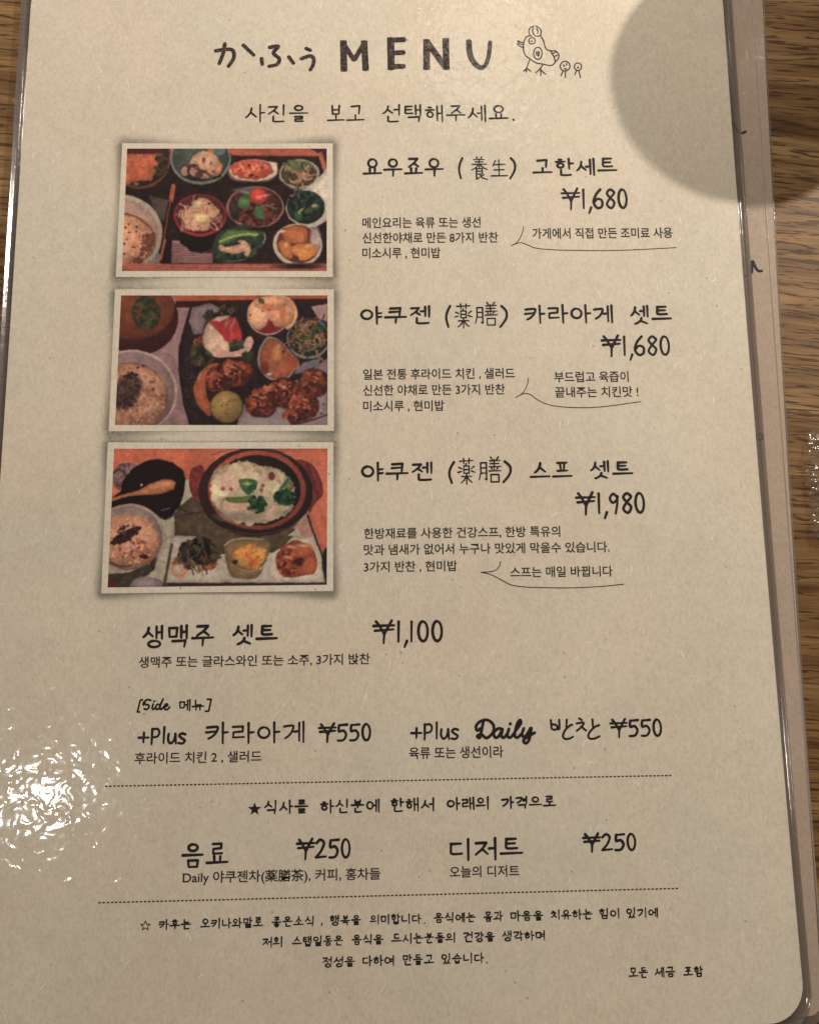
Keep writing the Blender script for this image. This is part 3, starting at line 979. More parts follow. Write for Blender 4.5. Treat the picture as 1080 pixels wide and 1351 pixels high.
    def stroke(self, pts, w, col, soft=.6, curve=True, **k):
        ox, oy, s = self.o
        if curve:
            pts = catmull(pts, 4)
        p = [(ox + a / s, oy + b / s) for a, b in pts]
        dist = np.full(self.X.shape, 1e9)
        for (x0, y0), (x1, y1) in zip(p, p[1:]):
            ex, ey = x1 - x0, y1 - y0
            t = np.clip(((self.X - x0) * ex + (self.Y - y0) * ey) / (ex * ex + ey * ey + 1e-9), 0, 1)
            dist = np.minimum(dist, np.hypot(self.X - x0 - t * ex, self.Y - y0 - t * ey))
        self.lay((w / s / 2 - dist) / soft + .5, col, **k)

    def dots(self, pts, r, col):
        for x, y in pts:
            self.ell(x, y, r * self.r.uniform(.8, 1.3), r * self.r.uniform(.8, 1.3), col)

    def scatter(self, cx, cy, rx, ry, n, r0, r1, cols, asp=2.0):
        for _ in range(n):
            a, q = self.r.uniform(0, 6.28), math.sqrt(self.r.uniform(0, 1))
            col = cols[self.r.randint(len(cols))]
            r = self.r.uniform(r0, r1)
            self.ell(cx + rx * q * math.cos(a), cy + ry * q * math.sin(a), r * asp, r, tuple(np.array(col) * self.r.uniform(.85, 1.12)), rot=self.r.uniform(0, 3.14), soft=.8)

    def strands(self, cx, cy, rx, ry, n, w, cols, ln=60):
        for _ in range(n):
            a, q = self.r.uniform(0, 6.28), math.sqrt(self.r.uniform(0, 1))
            x, y = cx + rx * q * math.cos(a), cy + ry * q * math.sin(a)
            t = self.r.uniform(0, 6.28)
            b = self.r.uniform(-1.2, 1.2)
            pts = [(x, y), (x + ln * .5 * math.cos(t), y + ln * .5 * math.sin(t)), (x + ln * .5 * (math.cos(t) + math.cos(t + b)), y + ln * .5 * (math.sin(t) + math.sin(t + b)))]
            self.stroke(pts, w, tuple(np.array(cols[self.r.randint(len(cols))]) * self.r.uniform(.85, 1.15)))

    def build(self, name, label):
        self.C = self.C * (1 + .13 * self.nz(38, 2) + .12 * self.nz(6, 3) + .10 * self.nz(2.2, 2))[..., None]
        g = self.C.mean(-1, keepdims=True)
        self.C = np.clip(g + (self.C - g) * .90, 0, 255) * np.array((1.0, .965, .92))
        for _ in range(2):                                    # the printer's softness
            q = np.pad(self.C, ((1, 1), (1, 1), (0, 0)), 'edge')
            q = (q[:-2] + 2 * q[1:-1] + q[2:]) / 4
            self.C = (q[:, :-2] + 2 * q[:, 1:-1] + q[:, 2:]) / 4
        self.X, self.Y = self.X0, self.Y0
        self.C = self.C * (1 + .05 * self.nz(1.6, 2))[..., None]
        c = np.clip(self.C, 3, 255) / 255
        l = np.where(c <= .04045, c / 12.92, ((c + .055) / 1.055) ** 2.4)
        k = np.array(PAPER) / np.array(lin(self.pd))
        l = np.clip(l * k, 0.004, .95)
        d = (RM @ Vector((0, 0, 0)))
        R = np.array(RM)
        dirs = np.stack([self.X - CX, -(self.Y - CY), np.full(self.X.shape, -F)], -1) @ R.T
        t = (ZP + 4e-5 - CAMH) / dirs[..., 2]
        co = np.stack([dirs[..., 0] * t, dirs[..., 1] * t, np.full(self.X.shape, ZP + 4e-5)], -1).reshape(-1, 3)
        nu, nv = self.nu, self.nv
        idx = np.arange(nu * nv).reshape(nv, nu)
        q = np.stack([idx[1:, :-1], idx[1:, 1:], idx[:-1, 1:], idx[:-1, :-1]], -1).reshape(-1, 4)
        m = bpy.data.meshes.new(name)
        m.vertices.add(len(co))
        m.vertices.foreach_set('co', co.ravel())
        m.loops.add(q.size)
        m.loops.foreach_set('vertex_index', q.ravel())
        m.polygons.add(len(q))
        m.polygons.foreach_set('loop_start', np.arange(0, q.size, 4))
        m.update(calc_edges=True)
        at = m.color_attributes.new('Col', 'FLOAT_COLOR', 'POINT')
        at.data.foreach_set('color', np.concatenate([l.reshape(-1, 3), np.ones((len(co), 1))], 1).ravel())
        return m


def frame_print(border, name_label, paint_mesh):
    fr = link('photo_border', mesh('photo_border', [(*P(x, y, ZP), ZP + 2e-5) for x, y in border], [(3, 2, 1, 0)]), M_BORDER, menu, 'pale border of the ' + name_label)
    link('printed_photo', paint_mesh, M_PRINT, fr, name_label)
    # grey tone printed round it, strongest at the corners
    (ax, ay), (bx, by), (cx, cy), (dx, dy) = border
    n = 70
    gx = np.linspace(-22, (bx - ax) + 22, n * 2)
    vs, cols = [], []
    H = dy - ay
    gy = np.linspace(-20, H + 20, n)
    for yy in gy:
        f = min(1, max(0, yy / H))
        xl, xr = ax + (dx - ax) * f, bx + (cx - bx) * f
        for g in gx:
            u = (g + 22) / ((bx - ax) + 44)
            x = xl - 22 + u * (xr - xl + 44)
            y = ay + yy + (by - ay) * u
            ox = max(xl - x, x - xr, 0)
            oy = max(-yy, yy - H, 0)
            cornx = min(abs(x - xl), abs(x - xr))
            corny = min(abs(yy), abs(yy - H))
            wx = math.exp(-(cornx / 70) ** 2)
            wy = .55 + .45 * math.exp(-(corny / 45) ** 2)
            top = .75 if yy < H / 2 else 1.0
            bow = 1 - .35 * (1 - math.exp(-(corny / 60) ** 2))
            dd = (ox / (7.5 * bow)) ** 2 + (oy / (3 + 5 * wx)) ** 2
            a = math.exp(-dd) * (wy if ox >= oy else wx * top + .03)
            if ox > 0 and oy > 0:
                a = math.exp(-dd) * .85 * top
            vs.append((*P(x, y, ZP), ZP + 8e-6))
            cols.append(.50 * a)
    m2 = 2 * n
    fs = [((r + 1) * m2 + c, (r + 1) * m2 + c + 1, r * m2 + c + 1, r * m2 + c) for r in range(n - 1) for c in range(m2 - 1)]
    m = mesh('printed_shadow', vs, fs)
    at = m.color_attributes.new('Col', 'FLOAT_COLOR', 'POINT')
    at.data.foreach_set('color', [v for c in cols for v in (c, c, c, 1)])
    link('printed_shadow', m, M_TONE, fr, 'grey drop shadow graphic printed round the photo')


# photograph 1: a box of small dishes
A = (140, 175, 6.75)
B = (290, 175, 6.75)
p = Paint([(168, 196), (431, 196), (431, 357.5), (161, 357.5)], (204, 183, 155), 11)
p.C[:] = (40, 22, 20)
p.lay(np.ones(p.X.shape), (38, 21, 19), tex=.4, ts=5)
p.org(*A)
p.poly([(380, 560), (560, 600), (540, 700), (520, 800), (430, 700)], (85, 68, 58), soft=2, tex=.2)
p.poly([(520, 140), (680, 140), (590, 200), (565, 250)], (178, 98, 72))
p.ell(300, 210, 282, 292, (105, 55, 44))
p.ell(298, 205, 262, 272, (58, 40, 28), tex=.3)
p.poly([(100, 190), (470, 190), (470, 260), (455, 330), (400, 430), (280, 430), (100, 500)], (192, 97, 64), curve=False, soft=1.2, rag=1.0, tex=.13, ts=6, alt=(178, 84, 56))
p.poly([(100, 120), (520, 120), (520, 170), (400, 190), (100, 185)], (72, 26, 24), soft=1.5)
p.scatter(490, 290, 50, 110, 26, 8, 16, [(35, 35, 22), (70, 55, 35), (90, 60, 40)])
p.ell(270, 455, 22, 16, (120, 95, 60))
p.ell(842, 235, 270, 228, (118, 118, 104))
p.ell(842, 225, 254, 212, (72, 76, 66), tex=.2, ts=8)
p.ell(1000, 160, 60, 40, (90, 100, 100), soft=2)
p.ell(850, 380, 180, 45, (50, 35, 28), tex=.3)
p.poly([(905, 140), (950, 140), (965, 210), (1030, 290), (1000, 320), (930, 240)], (192, 103, 72))
p.ell(880, 290, 138, 124, (208, 152, 118), tex=.12, ts=5, rag=1)
p.ell(1000, 330, 30, 60, (190, 120, 85), tex=.2, rot=.4)
for e in ((870, 245, 15, 28), (935, 272, 10, 15), (955, 345, 14, 12), (945, 385, 11, 10), (810, 290, 8, 10), (870, 345, 30, 18)):
    p.ell(*e, (128, 72, 58))
p.ell(705, 345, 42, 52, (60, 38, 32)); p.ell(702, 345, 34, 44, (170, 120, 95))
p.ell(780, 340, 58, 62, (62, 38, 38)); p.ell(790, 345, 46, 46, (182, 126, 102))
p.ell(830, 375, 35, 30, (90, 55, 50)); p.stroke([(740, 280), (820, 330), (900, 360), (940, 410)], 18, (90, 50, 45))
p.ell(120, 900, 386, 352, (196, 172, 146), tex=.04)
p.ell(112, 905, 358, 322, (184, 142, 122), tex=.05)
p.ell(105, 965, 338, 256, (120, 68, 50))
p.ell(95, 975, 332, 252, (198, 132, 97), tex=.16, ts=4, rag=1)
p.poly([(330, 900), (430, 890), (440, 960), (380, 1090), (290, 1190), (190, 1200), (180, 1140), (300, 1100)], (112, 62, 46), soft=2, rag=2, tex=.4, ts=3)
p.ell(60, 1000, 150, 150, (212, 150, 116), soft=14); p.scatter(150, 1000, 230, 190, 150, 4, 8, [(208, 146, 110), (184, 118, 88), (216, 154, 122)], 1.8)
p.dots([(200, 815), (275, 840), (270, 880), (205, 890), (185, 950), (165, 990), (240, 1020), (170, 845), (260, 1022), (160, 1080), (300, 930)], 8, (55, 28, 26))
p.poly([(300, 1240), (470, 1060), (500, 1180), (450, 1240)], (118, 100, 90), tex=.1)
p.poly([(590, 960), (650, 960), (760, 1060), (950, 1070), (945, 1162), (580, 1162)], (150, 104, 100))
for k in range(9):
    p.stroke([(585, 990 + k * 21), (950, 992 + k * 21)], 7, (95, 55, 55), curve=False)
p.poly([(585, 440), (625, 490), (580, 740), (550, 960), (575, 1162), (480, 1162), (505, 850), (555, 620)], (34, 14, 13))
p.stroke([(600, 475), (580, 600)], 40, (168, 82, 54), curve=False)
p.stroke([(575, 600), (530, 860), (490, 1120)], 16, (110, 52, 38))
p.stroke([(530, 950), (485, 1130)], 18, (172, 92, 64), curve=False)
p.poly([(620, 800), (660, 980), (760, 1060), (860, 1070), (950, 1020), (990, 820)], (24, 14, 13), tex=.3)
p.ell(838, 735, 237, 190, (136, 36, 38)); p.ell(838, 728, 216, 168, (88, 40, 42), tex=.2)
p.stroke([(640, 830), (760, 905), (900, 905), (1030, 830)], 7, (175, 60, 55))
p.poly([(665, 690), (780, 650), (830, 585), (905, 590), (950, 640), (1005, 690), (990, 750), (930, 800), (900, 870), (720, 862), (690, 780), (640, 740)], (204, 144, 110), curve=True, rag=1.4, soft=1, tex=.18, ts=3)
p.strands(830, 740, 190, 110, 40, 8, [(215, 160, 125), (175, 112, 90), (190, 125, 100), (120, 70, 62)], 90)
p.ell(850, 765, 75, 48, (222, 182, 130), tex=.1, rag=1); p.ell(858, 702, 32, 26, (200, 130, 100)); p.ell(820, 640, 60, 40, (215, 170, 125), tex=.1, rag=1)
p.ell(870, 810, 45, 14, (180, 130, 80)); p.dots([(920, 630), (1030, 690)], 10, (60, 25, 30))
p.org(*B)
p.poly([(60, 140), (890, 140), (880, 212), (110, 203)], (174, 82, 62), tex=.06, ts=4); p.stroke([(100, 205), (870, 212)], 8, (95, 45, 40), curve=False)
p.poly([(790, 140), (950, 140), (950, 300), (890, 190)], (62, 30, 38)); p.poly([(868, 185), (905, 170), (950, 290), (950, 360), (925, 350)], (172, 90, 62))
p.ell(290, 350, 220, 108, (130, 85, 75)); p.ell(300, 335, 217, 98, (206, 172, 146)); p.ell(285, 330, 192, 88, (192, 82, 58), tex=.16, ts=3, rag=1)
p.scatter(270, 330, 160, 70, 70, 7, 15, [(200, 92, 66), (175, 66, 46), (215, 115, 85)], 1.8)
p.dots([(190, 325), (270, 385), (325, 392), (375, 315), (265, 295), (290, 375)], 11, (70, 28, 24)); p.poly([(440, 260), (510, 270), (512, 320), (470, 330)], (212, 185, 160), soft=1.5)
p.poly([(535, 400), (600, 480), (700, 518), (800, 500), (870, 420), (700, 350)], (92, 80, 82), curve=True)
p.ell(708, 368, 182, 130, (158, 140, 116)); p.ell(708, 365, 164, 115, (82, 62, 44), tex=.35, ts=3)
p.scatter(690, 300, 110, 45, 30, 12, 22, [(95, 98, 62), (70, 78, 48), (125, 112, 75)]); p.strands(720, 395, 110, 60, 34, 13, [(170, 120, 92), (145, 96, 72), (60, 46, 34), (185, 140, 108)], 90)
for k in range(9):
    a = -.75 + k * .16
    p.ell(708 + 165 * math.cos(a), 368 + 118 * math.sin(a), 12, 4, (198, 188, 172), rot=a)
p.poly([(955, 320), (860, 430), (720, 530), (610, 590), (582, 680), (620, 770), (720, 835), (850, 845), (955, 780)], (186, 166, 146), curve=False, soft=1)
p.poly([(955, 360), (900, 430), (830, 510), (880, 560), (955, 600)], (205, 182, 160), soft=2)
p.ell(765, 665, 168, 148, (35, 46, 34), tex=.5, ts=4); p.scatter(760, 650, 130, 110, 70, 10, 24, [(30, 42, 32), (48, 66, 46), (22, 28, 22), (60, 74, 50)])
p.ell(700, 740, 36, 46, (44, 82, 56)); p.ell(722, 690, 28, 10, (150, 128, 88), rot=-.5); p.ell(710, 710, 10, 18, (150, 128, 88)); p.ell(845, 652, 28, 14, (158, 138, 96), rot=-.3)
p.ell(315, 665, 257, 188, (150, 100, 82)); p.ell(318, 660, 238, 172, (76, 34, 31), tex=.4, ts=4); p.ell(260, 515, 140, 26, (92, 76, 80), soft=2)
p.scatter(330, 720, 190, 100, 80, 9, 22, [(95, 42, 38), (60, 24, 24), (115, 58, 48), (48, 28, 22)]); p.ell(130, 690, 45, 90, (52, 42, 34), soft=3, tex=.4)
p.ell(215, 628, 58, 54, (84, 112, 66), tex=.15, rag=1); p.ell(242, 560, 34, 30, (56, 82, 50)); p.stroke([(195, 525), (260, 540)], 12, (120, 130, 85)); p.poly([(320, 655), (370, 660), (400, 730), (375, 775), (310, 730)], (72, 102, 64), curve=True, tex=.15)
p.stroke([(380, 650), (430, 652), (500, 680)], 16, (100, 98, 62)); p.ell(345, 565, 77, 70, (190, 56, 46), tex=.08); p.ell(350, 578, 26, 18, (214, 110, 92), soft=2)
p.poly([(-60, 1010), (-30, 920), (60, 850), (220, 820), (380, 870), (410, 950), (360, 1050), (240, 1130), (60, 1165), (-50, 1120)], (46, 56, 38), curve=True, tex=.5, ts=4)
p.scatter(200, 1040, 200, 90, 60, 8, 20, [(40, 52, 36), (62, 72, 48), (24, 28, 20)])
p.poly([(0, 945), (60, 880), (190, 828), (300, 860), (355, 905), (300, 930), (200, 925), (60, 985), (-10, 985)], (84, 106, 52), curve=True, tex=.15)
p.stroke([(0, 972), (100, 932), (210, 906), (330, 908)], 16, (160, 158, 92))
p.poly([(0, 995), (60, 1015), (135, 1005), (185, 985), (150, 968), (215, 958), (262, 1000), (278, 1060), (240, 1108), (215, 1085), (222, 1060), (130, 1078), (20, 1055), (-10, 1030)], (200, 146, 116), curve=True, tex=.06)
p.stroke([(395, 900), (405, 940), (385, 990)], 7, (165, 160, 140)); p.stroke([(60, 1150), (200, 1135), (310, 1070)], 5, (120, 120, 100))
p.ell(693, 1000, 220, 188, (190, 164, 144), rot=.15); p.ell(700, 990, 194, 168, (112, 50, 38), rot=.15, tex=.2); p.ell(850, 960, 45, 120, (180, 150, 140), soft=4)
p.poly([(560, 850), (700, 830), (775, 870), (770, 960), (660, 985), (575, 950)], (194, 104, 60), curve=True, tex=.08); p.poly([(520, 980), (600, 960), (650, 1020), (640, 1120), (560, 1090)], (200, 110, 58), curve=True, tex=.08)
p.poly([(640, 1040), (700, 990), (840, 990), (870, 1050), (790, 1130), (700, 1130)], (212, 128, 66), curve=True, tex=.08); p.ell(675, 1120, 28, 24, (100, 42, 28)); p.ell(650, 1000, 28, 10, (110, 52, 34))
p.poly([(-1000, 1165), (955, 1165), (955, 1240), (-1000, 1240)], (170, 88, 70), tex=.06, ts=4); p.stroke([(-450, 1166), (955, 1166)], 9, (90, 42, 38), curve=False); p.stroke([(-450, 1205), (955, 1205)], 6, (140, 62, 54), curve=False)
p.org(*A); p.ell(-110, 900, 0.1, 0.1, (0, 0, 0)); p.poly([(100, 1160), (240, 1232), (100, 1240)], (150, 80, 64), tex=.3)
p.org(*B)
for e in ((190, 320, 10, 4), (330, 300, 14, 4), (560, 880, 26, 9), (790, 1010, 30, 9), (590, 1000, 12, 20), (640, 560, 10, 4), (250, 850, 40, 6), (400, 560, 30, 5), (470, 640, 8, 4), (60, 1030, 26, 6)):
    p.ell(*e, (226, 176, 140), soft=2.2, rot=-.2)
for e in ((300, 450, 200, 16), (700, 1190, 180, 20), (320, 855, 180, 16)):
    p.ell(*e, (20, 11, 11), soft=4)
pm1 = p.build('printed_photo', '')
frame_print([(161.5, 189), (439, 189.3), (439, 365.5), (153, 365.5)], 'printed photo of a lunch box with eight small dishes', pm1)

# photograph 2: fried chicken
A = (140, 375, 6.75)
B = (290, 375, 6.75)
p = Paint([(160, 389.7), (432, 389.7), (432, 560.7), (152, 560.7)], (200, 180, 152), 12)
p.lay(np.ones(p.X.shape), (140, 102, 98), tex=.1, ts=8)
p.org(*A)
p.poly([(600, 90), (2000, 90), (2000, 130), (620, 150)], (168, 80, 52), tex=.06); p.poly([(620, 150), (2000, 128), (2000, 175), (1800, 200), (620, 206)], (52, 20, 22), tex=.3)
p.ell(290, 300, 352, 330, (66, 26, 24), tex=.2, ts=8); p.ell(240, 215, 368, 275, (118, 56, 36), tex=.12, ts=8); p.ell(360, 260, 125, 150, (56, 50, 32), soft=4, tex=.5, ts=3, rag=1)
p.scatter(350, 250, 110, 140, 60, 8, 18, [(44, 42, 26), (70, 62, 38), (90, 60, 36)])
p.poly([(755, 195), (700, 380), (655, 560), (648, 720), (665, 900), (690, 1080), (745, 1260), (2000, 1260), (2000, 170), (900, 180)], (38, 22, 23), tex=.4, ts=6)
p.stroke([(755, 200), (700, 380), (655, 560), (650, 720), (668, 900)], 8, (20, 10, 12)); p.strands(740, 800, 60, 350, 26, 4, [(85, 65, 62), (60, 45, 42)], 120)
p.poly([(770, 205), (920, 168), (1060, 230), (910, 270), (880, 350), (860, 440), (780, 450), (735, 330)], (134, 108, 108), soft=1.2, tex=.06)
p.scatter(850, 620, 110, 110, 70, 10, 22, [(44, 44, 28), (64, 60, 36), (30, 24, 18), (85, 70, 45)]); p.scatter(920, 290, 45, 50, 18, 10, 16, [(46, 42, 26), (70, 60, 40)])
p.strands(830, 510, 60, 35, 12, 14, [(158, 74, 52), (130, 60, 44)], 60)
p.poly([(1100, 280), (990, 285), (890, 360), (858, 470), (880, 570), (980, 642), (1100, 640)], (202, 160, 134), soft=1.5, curve=False, tex=.08, ts=8)
p.poly([(960, 700), (1030, 730), (1000, 790), (925, 830), (893, 900), (900, 1000), (935, 1080), (925, 1175), (860, 1130), (800, 1050), (778, 930), (810, 830), (870, 750)], (168, 82, 52), curve=True, tex=.15)
p.ell(1020, 840, 130, 120, (104, 42, 32), soft=2, tex=.4, ts=3, rag=1)
p.ell(230, 960, 406, 376, (172, 138, 126)); p.ell(225, 962, 388, 360, (148, 114, 108), tex=.06, ts=10); p.ell(205, 1010, 350, 314, (118, 74, 60), soft=2); p.ell(195, 1015, 340, 306, (178, 118, 88), tex=.25, ts=3, rag=1)
p.ell(330, 900, 170, 120, (196, 136, 104), soft=12); p.ell(330, 1080, 120, 80, (200, 140, 110), soft=9); p.ell(390, 960, 90, 24, (140, 88, 66), soft=5, rot=.5); p.ell(250, 1090, 110, 22, (136, 84, 64), soft=5, rot=-.5); p.scatter(230, 1010, 300, 270, 300, 5, 11, [(190, 130, 100), (170, 108, 82), (140, 86, 66), (202, 144, 114)], 1.6)
p.ell(185, 960, 110, 170, (72, 46, 42), rot=.6, soft=5, tex=.5, ts=2.5, rag=1); p.scatter(190, 950, 100, 150, 60, 6, 13, [(55, 34, 32), (95, 62, 52)]); p.scatter(235, 810, 45, 30, 18, 6, 10, [(45, 28, 28)])
p.dots([(415, 935), (285, 745), (335, 725), (265, 1045)], 12, (92, 40, 40))
p.org(*B)
p.poly([(815, 200), (960, 172), (960, 340), (870, 300)], (170, 126, 120), tex=.06); p.poly([(960, 655), (870, 720), (700, 850), (300, 950), (200, 1100), (150, 1260), (960, 1260)], (138, 112, 112), tex=.08, ts=8)
p.poly([(0, 330), (20, 320), (110, 292), (150, 318), (190, 420), (186, 505), (60, 512), (10, 450), (-60, 380), (-90, 330)], (170, 46, 46), curve=True); p.stroke([(90, 320), (110, 480)], 12, (190, 80, 76), soft=2)
p.poly([(-30, 530), (60, 600), (180, 580), (235, 480), (285, 470), (297, 540), (225, 630), (100, 650), (-60, 640)], (190, 140, 122), curve=True, soft=1.2)
p.scatter(150, 535, 60, 40, 16, 8, 16, [(44, 48, 28), (70, 66, 42)]); p.scatter(250, 650, 50, 45, 18, 10, 18, [(40, 44, 26), (58, 58, 34)]); p.scatter(60, 230, 100, 40, 16, 8, 15, [(46, 42, 30), (90, 72, 50)])
p.ell(790, 485, 192, 182, (112, 112, 102)); p.ell(790, 475, 178, 168, (46, 40, 34), tex=.4, ts=4)
p.strands(790, 460, 150, 150, 80, 11, [(72, 74, 46), (150, 92, 64), (110, 76, 56), (40, 44, 30), (168, 112, 84)], 110); p.ell(910, 350, 34, 14, (60, 100, 108), rot=.5)
p.poly([(740, 700), (900, 660), (880, 720), (740, 790), (650, 800)], (110, 96, 104), soft=2)
p.ell(430, 275, 190, 178, (160, 132, 122)); p.ell(430, 268, 182, 170, (128, 42, 40))
for k in range(46):
    a = -2.3 + k * .075
    p.ell(520 + 150 * math.cos(a), 260 + 150 * math.sin(a) * .95, 24, 9, (218, 152, 112), rot=a)
p.ell(345, 270, 96, 132, (220, 158, 118), tex=.1); p.ell(550, 255, 118, 130, (216, 142, 102), tex=.12, ts=3); p.ell(450, 170, 150, 66, (212, 146, 106), tex=.12); p.ell(430, 205, 60, 30, (196, 105, 72), soft=3); p.ell(560, 260, 30, 70, (196, 108, 76), soft=4); p.ell(370, 150, 36, 24, (80, 72, 46), rot=.7)
for k in range(14):
    p.stroke([(270 + k * 10, 200 + (k % 5) * 30), (330 + k * 8, 240 + (k % 5) * 26)], 4, (178, 108, 78))
p.poly([(435, 315), (465, 330), (480, 375), (520, 425), (430, 440), (350, 425), (410, 375)], (112, 30, 30), curve=False); p.dots([(378, 240), (440, 225), (270, 275)], 9, (110, 55, 40))
T2 = [(440, 462), (540, 505), (640, 612), (712, 722), (660, 775), (590, 850), (460, 852), (375, 790), (335, 680), (358, 560), (400, 490)]
p.poly(T2, (140, 116, 106), curve=True); p.poly([(525 + (x - 525) * .91, 665 + (y - 665) * .92) for x, y in T2], (146, 76, 50), curve=True, tex=.2, ts=4)
p.ell(510, 620, 50, 90, (182, 106, 64), soft=3, tex=.1); p.ell(640, 700, 60, 70, (150, 70, 46), soft=3); p.ell(400, 740, 40, 60, (105, 44, 32), soft=3); p.ell(565, 602, 14, 12, (50, 30, 24)); p.ell(520, 574, 20, 8, (96, 92, 50)); p.ell(440, 800, 24, 9, (210, 190, 170))
for e in ((130, 790, 150, 115), (370, 1060, 130, 125), (570, 965, 130, 120), (740, 1080, 130, 120), (840, 880, 130, 115), (640, 1190, 70, 56), (460, 980, 70, 60), (-20, 880, 90, 80)):
    p.ell(e[0], e[1], e[2] + 14, e[3] + 14, (52, 22, 20), soft=3)
    p.poly([(e[0] + e[2] * f * math.cos(a), e[1] + e[3] * f * math.sin(a)) for a, f in zip(np.arange(0, 6.28, .52), p.r.uniform(.78, 1.18, 13))], (118, 50, 34), curve=True, tex=.5, ts=4, rag=1.6, soft=1.5)
    p.scatter(e[0] - 20, e[1] - 25, e[2] * .75, e[3] * .7, 46, 9, 24, [(140, 64, 42), (126, 54, 36), (156, 80, 54)], 1.5)
    p.scatter(e[0] + 15, e[1] + 25, e[2] * .85, e[3] * .8, 30, 8, 20, [(84, 32, 24), (64, 25, 21)], 1.6)
    p.dots([(e[0] + p.r.uniform(-80, 60), e[1] + p.r.uniform(-80, 40)) for _ in range(5)], 7, (190, 122, 88))
p.ell(62, 1092, 150, 148, (74, 60, 34), soft=2); p.ell(60, 1090, 138, 138, (158, 120, 64), tex=.08, ts=8); p.ell(30, 1050, 70, 60, (176, 136, 76), soft=6); p.dots([(85, 1040), (55, 1150), (20, 1080), (110, 1180), (60, 1070)], 7, (90, 55, 34))
p.stroke([(700, 1240), (850, 1200), (960, 1160)], 12, (42, 28, 30)); p.dots([(925, 1070), (905, 1150)], 9, (50, 25, 28)); p.poly([(240, 1180), (600, 1200), (640, 1260), (150, 1260)], (142, 120, 116), soft=2)
for e in ((120, 740, 24, 7), (60, 800, 14, 6), (560, 910, 22, 8), (380, 1010, 20, 8), (760, 1030, 22, 8), (850, 830, 20, 8), (-180, 820, 10, 30), (120, 350, 8, 34), (60, 350, 7, 24), (520, 560, 10, 24), (30, 1030, 24, 12)):
    p.ell(*e, (205, 140, 108), soft=3, rot=.3)
pm2 = p.build('printed_photo', '')
frame_print([(152, 381.7), (440.4, 381.7), (440.4, 568.5), (143.7, 569)], 'printed photo of fried chicken pieces with salad and rice', pm2)

# photograph 3: soup in an earthen pot
A = (120, 575, 6.006)
B = (280, 575, 6.006)
p = Paint([(150.8, 592), (432, 591.7), (431, 771.5), (142.3, 775)], (192, 173, 146), 13)
p.lay(np.ones(p.X.shape), (168, 152, 124), tex=.05, ts=10)
p.org(*A)
p.poly([(100, 90), (2000, 90), (2000, 340), (750, 345), (100, 560)], (184, 92, 64), tex=.05)
for k in range(12):
    p.stroke([(100, 110 + k * 20), (2000, 108 + k * 20)], 3, (172, 82, 56), curve=False)
p.ell(290, 330, 118, 118, (112, 82, 78), tex=.3, ts=3); p.strands(285, 320, 95, 95, 26, 6, [(50, 30, 30), (150, 118, 110)], 60)
p.poly([(240, 440), (250, 360), (330, 260), (430, 200), (530, 182), (650, 212), (730, 270), (752, 345), (738, 450), (705, 560), (640, 635), (590, 662), (500, 620), (300, 600), (150, 600), (150, 500)], (24, 13, 13), tex=.3)
p.stroke([(500, 610), (590, 665), (700, 590)], 10, (60, 45, 42)); p.stroke([(560, 590), (630, 572)], 8, (110, 100, 96)); p.dots([(400, 390)], 9, (210, 160, 140))
p.poly([(150, 495), (380, 432), (470, 378), (560, 346), (640, 344), (677, 372), (655, 420), (560, 455), (430, 468), (300, 478), (150, 525)], (188, 108, 68), tex=.06); p.ell(560, 388, 80, 20, (210, 136, 92), rot=-.2, soft=3); p.stroke([(430, 468), (560, 458), (655, 425)], 7, (120, 60, 40))
p.poly([(800, 480), (900, 545), (960, 620), (1030, 680), (1700, 690), (1600, 870), (1430, 930), (960, 960), (900, 790), (670, 788), (658, 640), (700, 560)], (76, 58, 44), tex=.2, ts=6)
for q in ([(690, 570), (800, 610), (900, 600)], [(680, 640), (780, 620), (820, 610)], [(700, 760), (850, 740), (1000, 760)], [(920, 560), (930, 650), (1000, 700)]):
    p.stroke(q, 7, (38, 26, 22))
p.poly([(795, 270), (880, 238), (900, 330), (880, 420), (900, 520), (820, 495), (782, 410)], (112, 42, 36), curve=True, tex=.4, ts=3)
p.ell(310, 815, 288, 277, (156, 132, 114)); p.ell(300, 810, 268, 255, (140, 116, 102), tex=.06); p.ell(282, 838, 262, 212, (192, 128, 94), tex=.16, ts=3, rag=1)
p.ell(340, 800, 150, 90, (208, 146, 112), soft=12); p.scatter(300, 830, 220, 180, 200, 5, 10, [(205, 142, 108), (180, 116, 86), (212, 150, 118)], 1.7)
p.scatter(370, 920, 150, 90, 30, 6, 12, [(136, 66, 50), (158, 82, 62)], 1.8)
p.poly([(150, 850), (230, 780), (370, 715), (390, 740), (310, 825), (220, 862)], (52, 28, 26), curve=True, rag=2, soft=1.4, tex=.4); p.scatter(300, 770, 90, 60, 40, 5, 10, [(40, 22, 22), (80, 40, 34)]); p.ell(420, 960, 36, 20, (50, 26, 24), rag=1)
p.stroke([(150, 1000), (230, 1035), (320, 1030)], 10, (60, 34, 30))
p.poly([(100, 1097), (300, 1085), (430, 1030), (525, 955), (505, 1060), (430, 1120), (320, 1200), (100, 1210)], (62, 50, 38), tex=.4, ts=4); p.poly([(100, 1110), (220, 1150), (180, 1220), (100, 1220)], (90, 34, 26), soft=3); p.ell(445, 1185, 135, 68, (128, 108, 108), tex=.05)
p.stroke([(560, 890), (620, 885)], 5, (130, 112, 90)); p.stroke([(520, 990), (600, 1000)], 5, (130, 112, 90)); p.stroke([(640, 700), (650, 780), (600, 820)], 5, (130, 112, 90))
p.org(*B)
p.poly([(-330, 795), (-130, 790), (810, 795), (900, 1170), (-370, 1170), (-335, 900)], (176, 157, 138), tex=.04, ts=10)
